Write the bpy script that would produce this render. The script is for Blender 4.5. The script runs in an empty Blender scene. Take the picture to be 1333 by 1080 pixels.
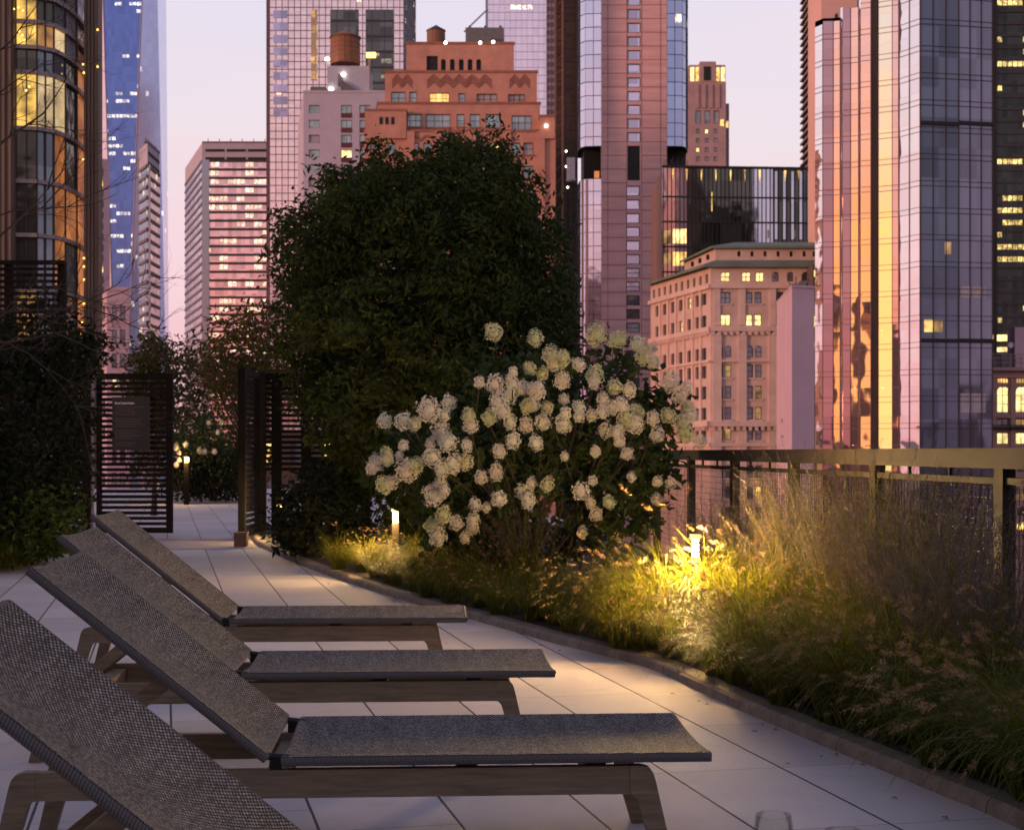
import bpy, math, random
from mathutils import Vector, Matrix
R = math.radians
scene = bpy.context.scene
COL = scene.collection
F, CX, HY, EYE = 2000.0, 666.5, 588.0, 1.2     # focal length in photo pixels, centre column, horizon row, eye height
GROUND = -46.0

def px(x, Y): return (x - CX) / F * Y
def pz(y, Y): return EYE - (y - HY) / F * Y
def pt(x, y, Y): return Vector((px(x, Y), Y, pz(y, Y)))
def gp(x, y, z=0.0):
    Y = (EYE - z) * F / (y - HY)
    return Vector((px(x, Y), Y, z))

# ---------------------------------------------------------------- objects
def tag(o, label=None, cat=None, group=None, kind=None):
    if label: o['label'] = label
    if cat: o['category'] = cat
    if group: o['group'] = group
    if kind: o['kind'] = kind
    return o

def empty(name, loc=(0, 0, 0), label=None, cat=None, group=None, rz=0.0):
    o = bpy.data.objects.new(name, None)
    o.empty_display_size = 0.2
    o.location = loc
    o.rotation_euler = (0, 0, rz)
    COL.objects.link(o)
    return tag(o, label, cat, group)

def copy_tree(o, parent=None):
    c = o.copy(); COL.objects.link(c)
    if parent is not None:
        c.parent = parent
    for ch in list(o.children):
        copy_tree(ch, c)
    return c

class MB:
    """collects faces; build() links them as one mesh object"""
    def __init__(s): s.v = []; s.f = []; s.uv = []; s.sm = []
    def face(s, pts, uv=None, smooth=False):
        b = len(s.v); s.v.extend([tuple(p) for p in pts])
        s.f.append(tuple(range(b, b + len(pts))))
        s.uv.append(uv if uv else [(0.0, 0.0)] * len(pts)); s.sm.append(smooth)
    def raw(s, verts, faces, smooth=False):
        b = len(s.v); s.v.extend([tuple(p) for p in verts])
        for f in faces:
            s.f.append(tuple(i + b for i in f)); s.uv.append([(0.0, 0.0)] * len(f)); s.sm.append(smooth)
    def hexa(s, p):            # p: 8 corners, bottom 4 then top 4 (counter-clockwise seen from above)
        s.raw(p, [(3, 2, 1, 0), (4, 5, 6, 7), (0, 1, 5, 4), (1, 2, 6, 5), (2, 3, 7, 6), (3, 0, 4, 7)])
    def box(s, x0, x1, y0, y1, z0, z1):
        s.hexa([(x0, y0, z0), (x1, y0, z0), (x1, y1, z0), (x0, y1, z0), (x0, y0, z1), (x1, y0, z1), (x1, y1, z1), (x0, y1, z1)])
    def prism(s, pts, z0, z1):
        n = len(pts); lo = [(p[0], p[1], z0) for p in pts]; hi = [(p[0], p[1], z1) for p in pts]
        s.raw(lo + hi, [tuple(range(n - 1, -1, -1)), tuple(range(n, 2 * n))] + [(i, (i + 1) % n, n + (i + 1) % n, n + i) for i in range(n)])
    def tube(s, path, rad, seg=8, cap=True, smooth=True):
        path = [Vector(p) for p in path]; n = len(path)
        rads = rad if isinstance(rad, (list, tuple)) else [rad] * n
        vs = []
        for i, p in enumerate(path):
            d = (path[min(i + 1, n - 1)] - path[max(i - 1, 0)])
            d = d.normalized() if d.length > 1e-9 else Vector((0, 0, 1))
            a = Vector((0, 0, 1)) if abs(d.z) < 0.9 else Vector((1, 0, 0))
            u = d.cross(a).normalized(); w = u.cross(d).normalized()
            for k in range(seg):
                t = 2 * math.pi * k / seg
                vs.append(p + (u * math.cos(t) + w * math.sin(t)) * rads[i])
        fs = []
        for i in range(n - 1):
            for k in range(seg):
                k2 = (k + 1) % seg
                fs.append((i * seg + k, i * seg + k2, (i + 1) * seg + k2, (i + 1) * seg + k))
        s.raw(vs, fs, smooth)
        if cap:
            s.raw(vs[:seg], [tuple(range(seg))]); s.raw(vs[-seg:], [tuple(range(seg - 1, -1, -1))])
    def lathe(s, prof, cx=0, cy=0, seg=24, smooth=True):
        n = len(prof); vs = []
        for (r, z) in prof:
            for k in range(seg):
                t = 2 * math.pi * k / seg
                vs.append((cx + r * math.cos(t), cy + r * math.sin(t), z))
        fs = []
        for i in range(n - 1):
            for k in range(seg):
                k2 = (k + 1) % seg
                fs.append((i * seg + k, i * seg + k2, (i + 1) * seg + k2, (i + 1) * seg + k))
        s.raw(vs, fs, smooth)
    def build(s, name, mat, parent=None):
        me = bpy.data.meshes.new(name)
        me.from_pydata(s.v, [], s.f)
        if any(any(c != (0.0, 0.0) for c in u) for u in s.uv[:400]) or getattr(s, 'force_uv', False):
            l = me.uv_layers.new(name='UVMap')
            flat = []
            for u in s.uv:
                for c in u: flat.extend(c)
            l.data.foreach_set('uv', flat)
        me.polygons.foreach_set('use_smooth', s.sm)
        if mat: me.materials.append(mat)
        me.update()
        o = bpy.data.objects.new(name, me); COL.objects.link(o)
        if parent is not None: o.parent = parent
        return o

# ---------------------------------------------------------------- materials
class NT:
    def __init__(s, name):
        s.m = bpy.data.materials.new(name); s.m.use_nodes = True
        s.t = s.m.node_tree; s.t.nodes.clear()
        s.out = s.n('ShaderNodeOutputMaterial')
    def n(s, typ, **kw):
        nd = s.t.nodes.new(typ)
        for k, v in kw.items(): setattr(nd, k, v)
        return nd
    def link(s, a, b): s.t.links.new(a, b)
    def set(s, sock, v):
        if hasattr(v, 'is_output'): s.link(v, sock)
        else: sock.default_value = v
    def math(s, op, a, b=None, c=None, clamp=False):
        nd = s.n('ShaderNodeMath', operation=op, use_clamp=clamp)
        s.set(nd.inputs[0], a)
        if b is not None: s.set(nd.inputs[1], b)
        if c is not None: s.set(nd.inputs[2], c)
        return nd.outputs[0]
    def mix(s, f, a, b):
        nd = s.n('ShaderNodeMix', data_type='RGBA')
        s.set(nd.inputs['Factor'], f)
        s.set(nd.inputs[6], a if hasattr(a, 'is_output') else (*a[:3], 1))
        s.set(nd.inputs[7], b if hasattr(b, 'is_output') else (*b[:3], 1))
        return nd.outputs[2]
    def noise(s, scale, detail=3.0, vec=None, rough=0.5):
        nd = s.n('ShaderNodeTexNoise'); nd.inputs['Scale'].default_value = scale
        nd.inputs['Detail'].default_value = detail; nd.inputs['Roughness'].default_value = rough
        if vec is not None: s.link(vec, nd.inputs['Vector'])
        return nd.outputs[0]
    def ramp(s, v, a, b, lo=0.0, hi=1.0):
        nd = s.n('ShaderNodeMapRange', clamp=True); s.set(nd.inputs[0], v)
        nd.inputs[1].default_value = a; nd.inputs[2].default_value = b
        nd.inputs[3].default_value = lo; nd.inputs[4].default_value = hi
        return nd.outputs[0]
    def bump(s, h, strength, dist):
        nd = s.n('ShaderNodeBump'); nd.inputs['Strength'].default_value = strength
        nd.inputs['Distance'].default_value = dist; s.link(h, nd.inputs['Height'])
        return nd.outputs[0]
    def bsdf(s, color, rough=0.6, metal=0.0, normal=None, emis=None, estr=None, spec=0.5):
        p = s.n('ShaderNodeBsdfPrincipled')
        s.set(p.inputs['Base Color'], color if hasattr(color, 'is_output') else (*color[:3], 1))
        s.set(p.inputs['Roughness'], rough); s.set(p.inputs['Metallic'], metal)
        p.inputs['Specular IOR Level'].default_value = spec
        if normal is not None: s.link(normal, p.inputs['Normal'])
        if emis is not None:
            s.set(p.inputs['Emission Color'], emis if hasattr(emis, 'is_output') else (*emis[:3], 1))
            s.set(p.inputs['Emission Strength'], estr if estr is not None else 1.0)
        s.link(p.outputs[0], s.out.inputs[0])
        return p
    def objco(s): return s.n('ShaderNodeTexCoord').outputs['Object']
    def uv(s): return s.n('ShaderNodeTexCoord').outputs['UV']
    def rnd(s): return s.n('ShaderNodeObjectInfo').outputs['Random']

def simple(name, c, rough=0.6, metal=0.0, var=0.25, scale=3.0, bump=0.0, bdist=0.01, spec=0.5, stretch=None):
    t = NT(name); co = t.objco()
    if stretch:
        mp = t.n('ShaderNodeMapping'); mp.inputs['Scale'].default_value = stretch; t.link(co, mp.inputs['Vector']); co = mp.outputs[0]
    f = t.noise(scale, 5.0, co, 0.6); f2 = t.ramp(f, 0.3, 0.7)
    lo = [max(0, k * (1 - var)) for k in c]; hi = [min(1, k * (1 + var)) for k in c]
    t.bsdf(t.mix(f2, lo, hi), rough, metal, t.bump(f, bump, bdist) if bump else None, spec=spec)
    return t.m

def emit(name, c, s, base=(0.1, 0.08, 0.05), noise=0.0, scale=1.0):
    t = NT(name)
    st = s
    if noise:
        co = t.objco()
        st = t.math('MULTIPLY', t.ramp(t.noise(scale, 4.0, co), 0.32, 0.68, 1 - noise, 1 + noise * .6), s)
    t.bsdf(base, 0.15, 0.0, emis=c, estr=st)
    return t.m

def glass(name, tint, metal=0.85, rough=0.06, cell=(3.0, 3.5), lit=0.0, litc=(1.0, 0.72, 0.32), lits=1.6, band=(0.25, 0.85),
          wob=0.012, wscale=0.25, var=0.25, litrow=0.0, runs=1.0, dots=False):
    """curtain-wall glass: reflects what is really around it; some panes hold a lit room. UV is in metres."""
    t = NT(name); uv = t.uv()
    sp = t.n('ShaderNodeSeparateXYZ'); t.link(uv, sp.inputs[0])
    cu = t.math('FLOOR', t.math('DIVIDE', sp.outputs[0], cell[0])); cv = t.math('FLOOR', t.math('DIVIDE', sp.outputs[1], cell[1]))
    cb = t.n('ShaderNodeCombineXYZ'); t.link(cu, cb.inputs[0]); t.link(cv, cb.inputs[1])
    wn = t.n('ShaderNodeTexWhiteNoise', noise_dimensions='2D'); t.link(cb.outputs[0], wn.inputs['Vector'])
    nz = t.noise(wscale, 2.0, t.objco())
    # every pane sits at a slightly different tilt, as real ones do
    h = t.math('ADD', nz, t.math('MULTIPLY', t.math('MULTIPLY', t.math('SUBTRACT', wn.outputs[0], 0.5), t.math('FRACT', t.math('DIVIDE', sp.outputs[0], cell[0]))), 0.25))
    bm = t.bump(h, 1.0, wob / wscale)
    colr = t.mix(wn.outputs[0], [k * (1 - var) for k in tint], [min(1, k * (1 + var)) for k in tint])
    if lit > 0:
        cb2 = t.n('ShaderNodeCombineXYZ'); t.link(t.math('FLOOR', t.math('DIVIDE', cu, runs)), cb2.inputs[0]); t.link(cv, cb2.inputs[1]); cb2.inputs[2].default_value = 3.7
        w2 = t.n('ShaderNodeTexWhiteNoise', noise_dimensions='3D'); t.link(cb2.outputs[0], w2.inputs['Vector'])
        w3 = t.n('ShaderNodeTexWhiteNoise', noise_dimensions='1D'); t.link(cv, w3.inputs['W'])
        thr = t.math('SUBTRACT', 1 - lit, t.math('MULTIPLY', t.math('SUBTRACT', w3.outputs[0], 0.5), litrow * 2))
        on = t.math('GREATER_THAN', w2.outputs[0], thr)
        fv = t.math('FRACT', t.math('DIVIDE', sp.outputs[1], cell[1]))
        fu = t.math('FRACT', t.math('DIVIDE', sp.outputs[0], cell[0]))
        inb = t.math('MULTIPLY', t.math('GREATER_THAN', fv, band[0]), t.math('LESS_THAN', fv, band[1]))
        inb = t.math('MULTIPLY', inb, t.math('MULTIPLY', t.math('GREATER_THAN', fu, 0.08), t.math('LESS_THAN', fu, 0.92)))
        mp = t.n('ShaderNodeMapping'); mp.inputs['Scale'].default_value = (1.3 / cell[0], 2.2 / cell[1], 1); t.link(uv, mp.inputs['Vector'])
        sparkle = t.ramp(t.noise(1.6, 4.0, mp.outputs[0], 0.7), 0.40, 0.66, 0.12, 1.35)
        br = t.math('MULTIPLY', t.math('MULTIPLY', on, inb), t.math('MULTIPLY', sparkle, t.math('ADD', 0.45, wn.outputs[0])))
        t.bsdf(colr, rough, metal, bm, emis=litc, estr=t.math('MULTIPLY', br, lits))
    else:
        t.bsdf(colr, rough, metal, bm)
    return t.m

# ---------------------------------------------------------------- facades
class Fac:
    """a vertical plane between two plan points; u runs left to right along it, d is metres proud of it"""
    def __init__(s, A, B):
        s.A = Vector((A[0], A[1], 0)); s.B = Vector((B[0], B[1], 0))
        s.L = (s.B - s.A).length; s.u = (s.B - s.A) / s.L; s.n = Vector((s.u.y, -s.u.x, 0))
    def U(s, x):
        k = (x - CX) / F
        return (k * s.A.y - s.A.x) / (s.u.x - k * s.u.y)
    def Z(s, y, x=None):
        Y = s.A.y if x is None else (s.A + s.u * s.U(x)).y
        return pz(y, Y)
    def W(s, u, z, d=0.0):
        p = s.A + s.u * u + s.n * d
        return Vector((p.x, p.y, z))
    def rect(s, x0, x1, y0, y1):          # photo rectangle -> (u0,u1,z0,z1)
        xm = (x0 + x1) / 2
        return (s.U(x0), s.U(x1), s.Z(y1, xm), s.Z(y0, xm))
    def quad(s, mb, u0, u1, z0, z1, d=0.0, uvo=(0, 0)):
        mb.force_uv = True
        mb.face([s.W(u0, z0, d), s.W(u1, z0, d), s.W(u1, z1, d), s.W(u0, z1, d)],
                [(u0 + uvo[0] + .001, z0 + uvo[1] + 100), (u1 + uvo[0], z0 + uvo[1] + 100), (u1 + uvo[0], z1 + uvo[1] + 100), (u0 + uvo[0], z1 + uvo[1] + 100)])
    def box(s, mb, u0, u1, z0, z1, d0, d1):
        W = s.W
        mb.hexa([W(u0, z0, d1), W(u1, z0, d1), W(u1, z0, d0), W(u0, z0, d0), W(u0, z1, d1), W(u1, z1, d1), W(u1, z1, d0), W(u0, z1, d0)])
    def wall(s, mb, u0, u1, z0, z1, holes, depth=0.3):
        """wall face with real openings and their reveals"""
        us = sorted(set([u0, u1] + [h[i] for h in holes for i in (0, 1) if u0 < h[i] < u1]))
        zs = sorted(set([z0, z1] + [h[i] for h in holes for i in (2, 3) if z0 < h[i] < z1]))
        for j in range(len(zs) - 1):
            zc = (zs[j] + zs[j + 1]) / 2; run = None
            row = [h for h in holes if h[2] < zc < h[3]]
            for i in range(len(us) - 1):
                uc = (us[i] + us[i + 1]) / 2
                if any(h[0] < uc < h[1] for h in row):
                    if run is not None: s.quad(mb, run, us[i], zs[j], zs[j + 1]); run = None
                elif run is None: run = us[i]
            if run is not None: s.quad(mb, run, u1, zs[j], zs[j + 1])
        W = s.W
        for (a, b, c, e) in holes:
            mb.face([W(a, c), W(a, c, -depth), W(a, e, -depth), W(a, e)]); mb.face([W(b, c), W(b, e), W(b, e, -depth), W(b, c, -depth)])
            mb.face([W(a, c), W(b, c), W(b, c, -depth), W(a, c, -depth)]); mb.face([W(a, e), W(a, e, -depth), W(b, e, -depth), W(b, e)])

def window(fac, h, parent, fmat, pmat, fw=0.1, nu=2, nz=2, depth=0.3, sill=True, arch=False, wallmb=None, smat=None):
    a, b, c, e = h
    mb = MB()
    d0, d1 = -depth, -depth + 0.12
    fac.box(mb, a, a + fw, c, e, d0, d1); fac.box(mb, b - fw, b, c, e, d0, d1)
    fac.box(mb, a + fw, b - fw, c, c + fw, d0, d1); fac.box(mb, a + fw, b - fw, e - fw, e, d0, d1)
    for i in range(1, nu):
        u = a + (b - a) * i / nu; fac.box(mb, u - fw * .4, u + fw * .4, c + fw, e - fw, d0, d1 - .02)
    for i in range(1, nz):
        z = c + (e - c) * i / nz; fac.box(mb, a + fw, b - fw, z - fw * .35, z + fw * .35, d0, d1 - .035)
    o = mb.build('window', fmat, parent)
    p = MB(); fac.quad(p, a, b, c, e, -depth + 0.03); p.build('pane', pmat, o)
    if sill:
        sm = MB(); fac.box(sm, a - .15, b + .15, c - .22, c - .003, 0.003, .16); sm.build('sill', smat or fmat, o)
    if arch and wallmb is not None:
        r = (b - a) / 2; m = (a + b) / 2
        for sgn in (-1, 1):
            pts = [(m + sgn * r, e)]
            for k in range(7):
                t = math.pi / 2 * k / 6
                pts.append((m + sgn * r * math.sin(t) * 1.0, e - r + r * math.cos(t)))
            q = [fac.W(u, z, -.03) for u, z in pts]
            if sgn > 0: q = [q[0]] + q[:0:-1]
            wallmb.face(q)
    return o
# ================================================================ CITY
M = {}
M['orange_brick'] = simple('orange_brick', (0.58, 0.27, 0.19), 0.85, var=.14, scale=.6, bump=.2, bdist=.05)
M['orange_brick_dark'] = simple('orange_brick_dark', (0.34, 0.14, 0.095), 0.85, var=.2, scale=1)
M['limestone'] = simple('limestone', (0.67, 0.465, 0.395), 0.8, var=.16, scale=.4, bump=.2, bdist=.05)
M['limestone_trim'] = simple('limestone_trim', (0.72, 0.51, 0.435), 0.8, var=.14, scale=.5)
M['copper'] = simple('copper_roof', (0.16, 0.21, 0.15), 0.6, var=.25, scale=.3)
M['pale_brick'] = simple('pale_brick', (0.52, 0.44, 0.50), 0.85, var=.07, scale=.3)
M['mauve_plaster'] = simple('mauve_plaster', (0.68, 0.44, 0.47), 0.85, var=.07, scale=.25)
M['pink_stone'] = simple('pink_stone_panel', (0.76, 0.43, 0.40), 0.7, var=.13, scale=.35, stretch=(.25, .25, 1.6))
M['joint'] = simple('panel_joint', (0.20, 0.11, 0.11), 0.8)
M['dark'] = simple('dark_recess', (0.012, 0.010, 0.009), 0.7)
M['bronze'] = simple('bronze_metal', (0.055, 0.040, 0.030), 0.45, 0.5, var=.3)
M['darkmetal'] = simple('dark_mullion', (0.05, 0.042, 0.045), 0.5, 0.3)
M['pinkmull'] = simple('rose_mullion', (0.17, 0.09, 0.11), 0.5, 0.2)
M['palemull'] = simple('pale_mullion', (0.34, 0.25, 0.25), 0.5, 0.3)
M['winframe'] = simple('window_frame', (0.07, 0.05, 0.045), 0.6)
M['roofgrey'] = simple('roof_grey', (0.14, 0.12, 0.12), 0.8)
M['greymetal'] = simple('grey_metal', (0.17, 0.16, 0.16), 0.6, .2, var=.3)
M['pier'] = simple('brown_pier', (0.17, 0.11, 0.075), 0.6, .15, var=.35, scale=.8, stretch=(2, 2, .15))
M['slab'] = simple('pale_slab', (0.36, 0.27, 0.24), 0.7)
M['tank_wood'] = simple('tank_wood', (0.30, 0.115, 0.055), 0.8, var=.35, scale=2, stretch=(6, 6, .3), bump=.3, bdist=.03)
M['roof_dark'] = simple('tank_roof', (0.06, 0.05, 0.05), 0.7)
M['pane'] = glass('window_pane_dark', (.25, .24, .26), .55, .08, (1.2, 1.5), wob=.01, wscale=.6)
M['blind'] = simple('window_blind', (.42, .36, .37), .5, var=.2, scale=.6)
M['teal'] = glass('window_pane_teal', (.30, .34, .35), .5, .1, (1, 1.6), wob=.01, wscale=.6)
M['lit1'] = emit('lit_room_amber', (1.0, .58, .16), 1.5, noise=.7, scale=.8)
M['lit2'] = emit('lit_room_yellow', (1.0, .72, .28), 1.9, noise=.6, scale=.9)
M['lit3'] = emit('lit_room_dim', (1.0, .55, .2), .45, noise=.8, scale=.7)
M['bulb'] = emit('lamp_white', (1.0, .85, .7), 9.0)
M['bulby'] = emit('lamp_yellow', (1.0, .62, .12), 4.5)
rnd = random.Random(5)

def panes(r, plit=.12, lits=('lit1', 'lit2'), blind=.2, base='pane'):
    v = r.random()
    if v < plit: return M[r.choice(lits)]
    if v < plit + blind: return M['blind']
    return M[base]

def tower_water(name, x0, x1, ytop, yshould, ybase, Y, label):
    """wooden rooftop tank: staved body, hoops, conical roof, legs"""
    cx = (px(x0, Y) + px(x1, Y)) / 2; r = (px(x1, Y) - px(x0, Y)) / 2
    zb, zs, zt = pz(ybase, Y), pz(yshould, Y), pz(ytop, Y)
    leg = (zs - zb) * .10
    t = empty(name, (cx, Y + r, zb), label, 'water tank', 'wooden rooftop water tanks')
    m = MB(); m.lathe([(r * .97, leg), (r, leg + .05), (r * .98, zs - zb), (0.01, zs - zb)], seg=16, smooth=False)
    m.face([(r * .97 * math.cos(2 * math.pi * k / 16), r * .97 * math.sin(2 * math.pi * k / 16), leg) for k in range(15, -1, -1)])
    m.build('tank_body', M['tank_wood'], t)
    m = MB(); m.lathe([(r * 1.06, zs - zb - .12), (r * 1.08, zs - zb), (.12, zt - zb), (.01, zt - zb + .1)], seg=16, smooth=False); m.build('conical_roof', M['tank_wood'] if 'octag' in label else M['roof_dark'], t)
    for k in range(6):
        z = leg + (zs - zb - leg) * (k + .5) / 6
        m = MB(); m.lathe([(r * 1.0, z), (r * 1.025, z), (r * 1.025, z + .08), (r * 1.0, z + .08)], seg=16, smooth=False); m.build('hoop', M['greymetal'], t)
    for k in range(4):
        a = math.pi / 4 + k * math.pi / 2
        m = MB(); m.box(r * .8 * math.cos(a) - .15, r * .8 * math.cos(a) + .15, r * .8 * math.sin(a) - .15, r * .8 * math.sin(a) + .15, 0, leg); m.build('leg', M['bronze'], t)
    return t

# ---- orange brick setback building -------------------------------------------------
def deco():
    Y = 220.0
    t = empty('brick_building', (0, 0, 0), 'orange brick building with stepped top and zigzag brickwork behind the big tree', 'building')
    tiers = [  # x0,x1,ytop,ybottom, setback depth
        (529, 669, 58, 100, 3.2), (501, 699, 95, 140, 2.4), (492, 703, 136, 172, 1.4), (474, 723, 172, 1000, 0.0)]
    wins = {1: [], 2: [], 3: []}
    r = random.Random(3)
    z4 = lambda zx, zy: (340 + zx / 3.174, zy / 3.174)
    def hole(f, zx0, zx1, zy0, zy1):
        a = z4(zx0, zy0); b = z4(zx1, zy1); return f.rect(a[0], b[0], a[1], b[1])
    rows = {
        0: [(683, 730, 232, 305, 1, 'dark')] + [(x, x + 20, 245, 298, 1, 'arch') for x in (743, 780, 817, 853, 889)],
        1: [(537, 597, 380, 430, 2, ''), (612, 643, 380, 428, 1, ''), (695, 777, 384, 430, 3, 'lit'), (815, 843, 386, 428, 1, ''), (890, 975, 388, 432, 3, 'b'), (1020, 1090, 390, 434, 3, 'b')],
        2: [(590, 663, 472, 524, 3, ''), (682, 782, 472, 526, 3, ''), (808, 840, 472, 524, 1, ''), (862, 905, 472, 526, 2, ''), (928, 990, 472, 530, 2, ''), (1035, 1117, 478, 536, 3, '')],
        3: [],
    }
    for k, y0 in enumerate((590, 685, 780, 875, 970, 1065)):
        for x0, x1 in ((448, 480), (522, 555), (615, 650), (670, 705), (770, 803), (812, 845), (890, 930), (947, 985), (1030, 1070), (1083, 1125)):
            rows[3].append((x0, x1, y0, y0 + 50, 1, 'lit' if (x0 == 947 and k == 0) else ('b' if r.random() < .35 else '')))
    for ti, (x0, x1, yt, yb, sb) in enumerate(tiers):
        Yt = Y + sb
        f = Fac((px(x0, Yt), Yt), (px(x1, Yt), Yt))
        zt, zb = pz(yt, Yt), pz(yb, Yt) if ti < 3 else GROUND
        wm = MB(); holes = []
        for w in rows[ti]:
            h = hole(f, *w[:4]); holes.append(h)
        f.wall(wm, 0, f.L, zb, zt, holes, .35)
        D = 26 - sb
        p = [(f.A.x, Yt), (f.B.x, Yt), (f.B.x, Yt + D), (f.A.x, Yt + D)]
        lo = [(q[0], q[1], zb) for q in p]; hi = [(q[0], q[1], zt) for q in p]
        for i in (1, 2, 3):
            j = (i + 1) % 4; wm.face([lo[i], lo[j], hi[j], hi[i]])
        wm.face(hi)
        w_o = None
        for w, h in zip(rows[ti], holes):
            kind = w[5]
            pm = M['dark'] if kind in ('dark', 'arch') else M['lit1'] if kind == 'lit' else M['blind'] if kind == 'b' else M['teal']
            window(f, h, t, M['winframe'], pm, .09, w[4], 1 if kind in ('dark', 'arch') else 2, .33, sill=kind not in ('dark', 'arch'), arch=(kind == 'arch'), wallmb=wm, smat=M['orange_brick_dark'])
        wm.build('wall', M['orange_brick'], t)
        # parapet coping
        c = MB(); f.box(c, -.15, f.L + .15, zt + .002, zt + .35, -.5, .12)
        c.build('parapet', M['orange_brick_dark'], t)
        if ti == 1:      # zigzag brick bands
            for (a, b, n) in ((540, 622, 2), (685, 950, 5), (1025, 1108, 2)):
                for row in (0, 1, 2):
                    m = MB(); u0, u1 = f.U(z4(a, 0)[0]), f.U(z4(b, 0)[0]); st = (u1 - u0) / n
                    zc = f.Z(z4(0, 326 + row * 13)[1])
                    for i in range(n):
                        ua, um, ub = u0 + i * st, u0 + (i + .5) * st, u0 + (i + 1) * st
                        for (p0, p1, z0, z1) in ((ua, um, zc - .42, zc + .42), (um, ub, zc + .42, zc - .42)):
                            W = f.W; th = .26
                            m.hexa([W(p0, z0, .1), W(p1, z1, .1), W(p1, z1, .003), W(p0, z0, .003), W(p0, z0 + th, .1), W(p1, z1 + th, .1), W(p1, z1 + th, .003), W(p0, z0 + th, .003)])
                    m.build('zigzag_band', M['orange_brick_dark'], t)
        if ti == 3:      # arched brick panels, piers and end bays
            for (a, b) in ((610, 660), (660, 712), (762, 850), (885, 935), (940, 992)):
                m = MB(); u0, u1 = f.U(z4(a, 0)[0]), f.U(z4(b, 0)[0]); z = f.Z(z4(0, 585)[1])
                for i in range(9):
                    t0, t1 = math.pi * i / 9, math.pi * (i + 1) / 9; um = (u0 + u1) / 2; rr = (u1 - u0) / 2 * .85
                    q = [(um - rr * math.cos(t0), z + rr * .8 * math.sin(t0)), (um - rr * math.cos(t1), z + rr * .8 * math.sin(t1))]
                    W = f.W
                    m.hexa([W(q[0][0], q[0][1], .14), W(q[1][0], q[1][1], .14), W(q[1][0], q[1][1], .003), W(q[0][0], q[0][1], .003),
                            W(q[0][0], q[0][1] + .35, .14), W(q[1][0], q[1][1] + .35, .14), W(q[1][0], q[1][1] + .35, .003), W(q[0][0], q[0][1] + .35, .003)])
                m.build('brick_arch', M['orange_brick_dark'], t)
            for a in (602, 714, 855, 1000, 1140):
                m = MB(); u0 = f.U(z4(a, 0)[0]); f.box(m, u0, u0 + 1.1, GROUND, f.Z(z4(0, 545)[1]), .003, .4); m.build('pier', M['orange_brick'], t)
            for (a, b, yt2) in ((430, 600, 462), (1150, 1213, 487)):
                m = MB(); u0, u1 = f.U(z4(a, 0)[0]), f.U(z4(b, 0)[0]); zt2 = f.Z(z4(0, yt2)[1])
                f.box(m, u0, u1, zt - 1.0, zt2, -6, .45); m.build('end_bay', M['orange_brick'], t)
                c = MB(); f.box(c, u0 - .1, u1 + .1, zt2 + .003, zt2 + .3, -6, .55); c.build('parapet', M['orange_brick_dark'], t)
            for x in (490, 514, 538):
                h = hole(f, x, x + 13, 487, 517); m = MB(); f.box(m, h[0], h[1], h[2], h[3], .452, .50); m.build('slot', M['dark'], t)
    m = MB(); Yr = Y + 5; m.box(px(606, Yr), px(656, Yr), Yr, Yr + 6, pz(58, Yr), pz(36, Yr)); m.box(px(617, Yr), px(640, Yr), Yr - 1.2, Yr - .003, pz(58, Yr), pz(50, Yr)); m.build('machine_room', M['greymetal'], t)
    for x in (610, 630, 650):
        m = MB(); m.box(px(x, Yr), px(x + 3, Yr), Yr + 1, Yr + 1.6, pz(36, Yr) + .003, pz(31, Yr)); m.build('vent_stack', M['roofgrey'], t)
    for x, y in ((580, 57), (625, 57), (711, 165), (642, 56)):
        m = MB(); q = pt(x, y, Y - .6); m.lathe([(.01, -.1), (.22, 0), (.22, .25), (.01, .35)], q.x, q.y, 8); 
        o = m.build('roof_lamp', M['bulb'], t); o.location.z = q.z
    tower_water('water_tank', 555, 579, 30, 37, 59, Y + 5.5, 'small round water tank with pointed roof on the orange brick building')

deco()

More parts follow.
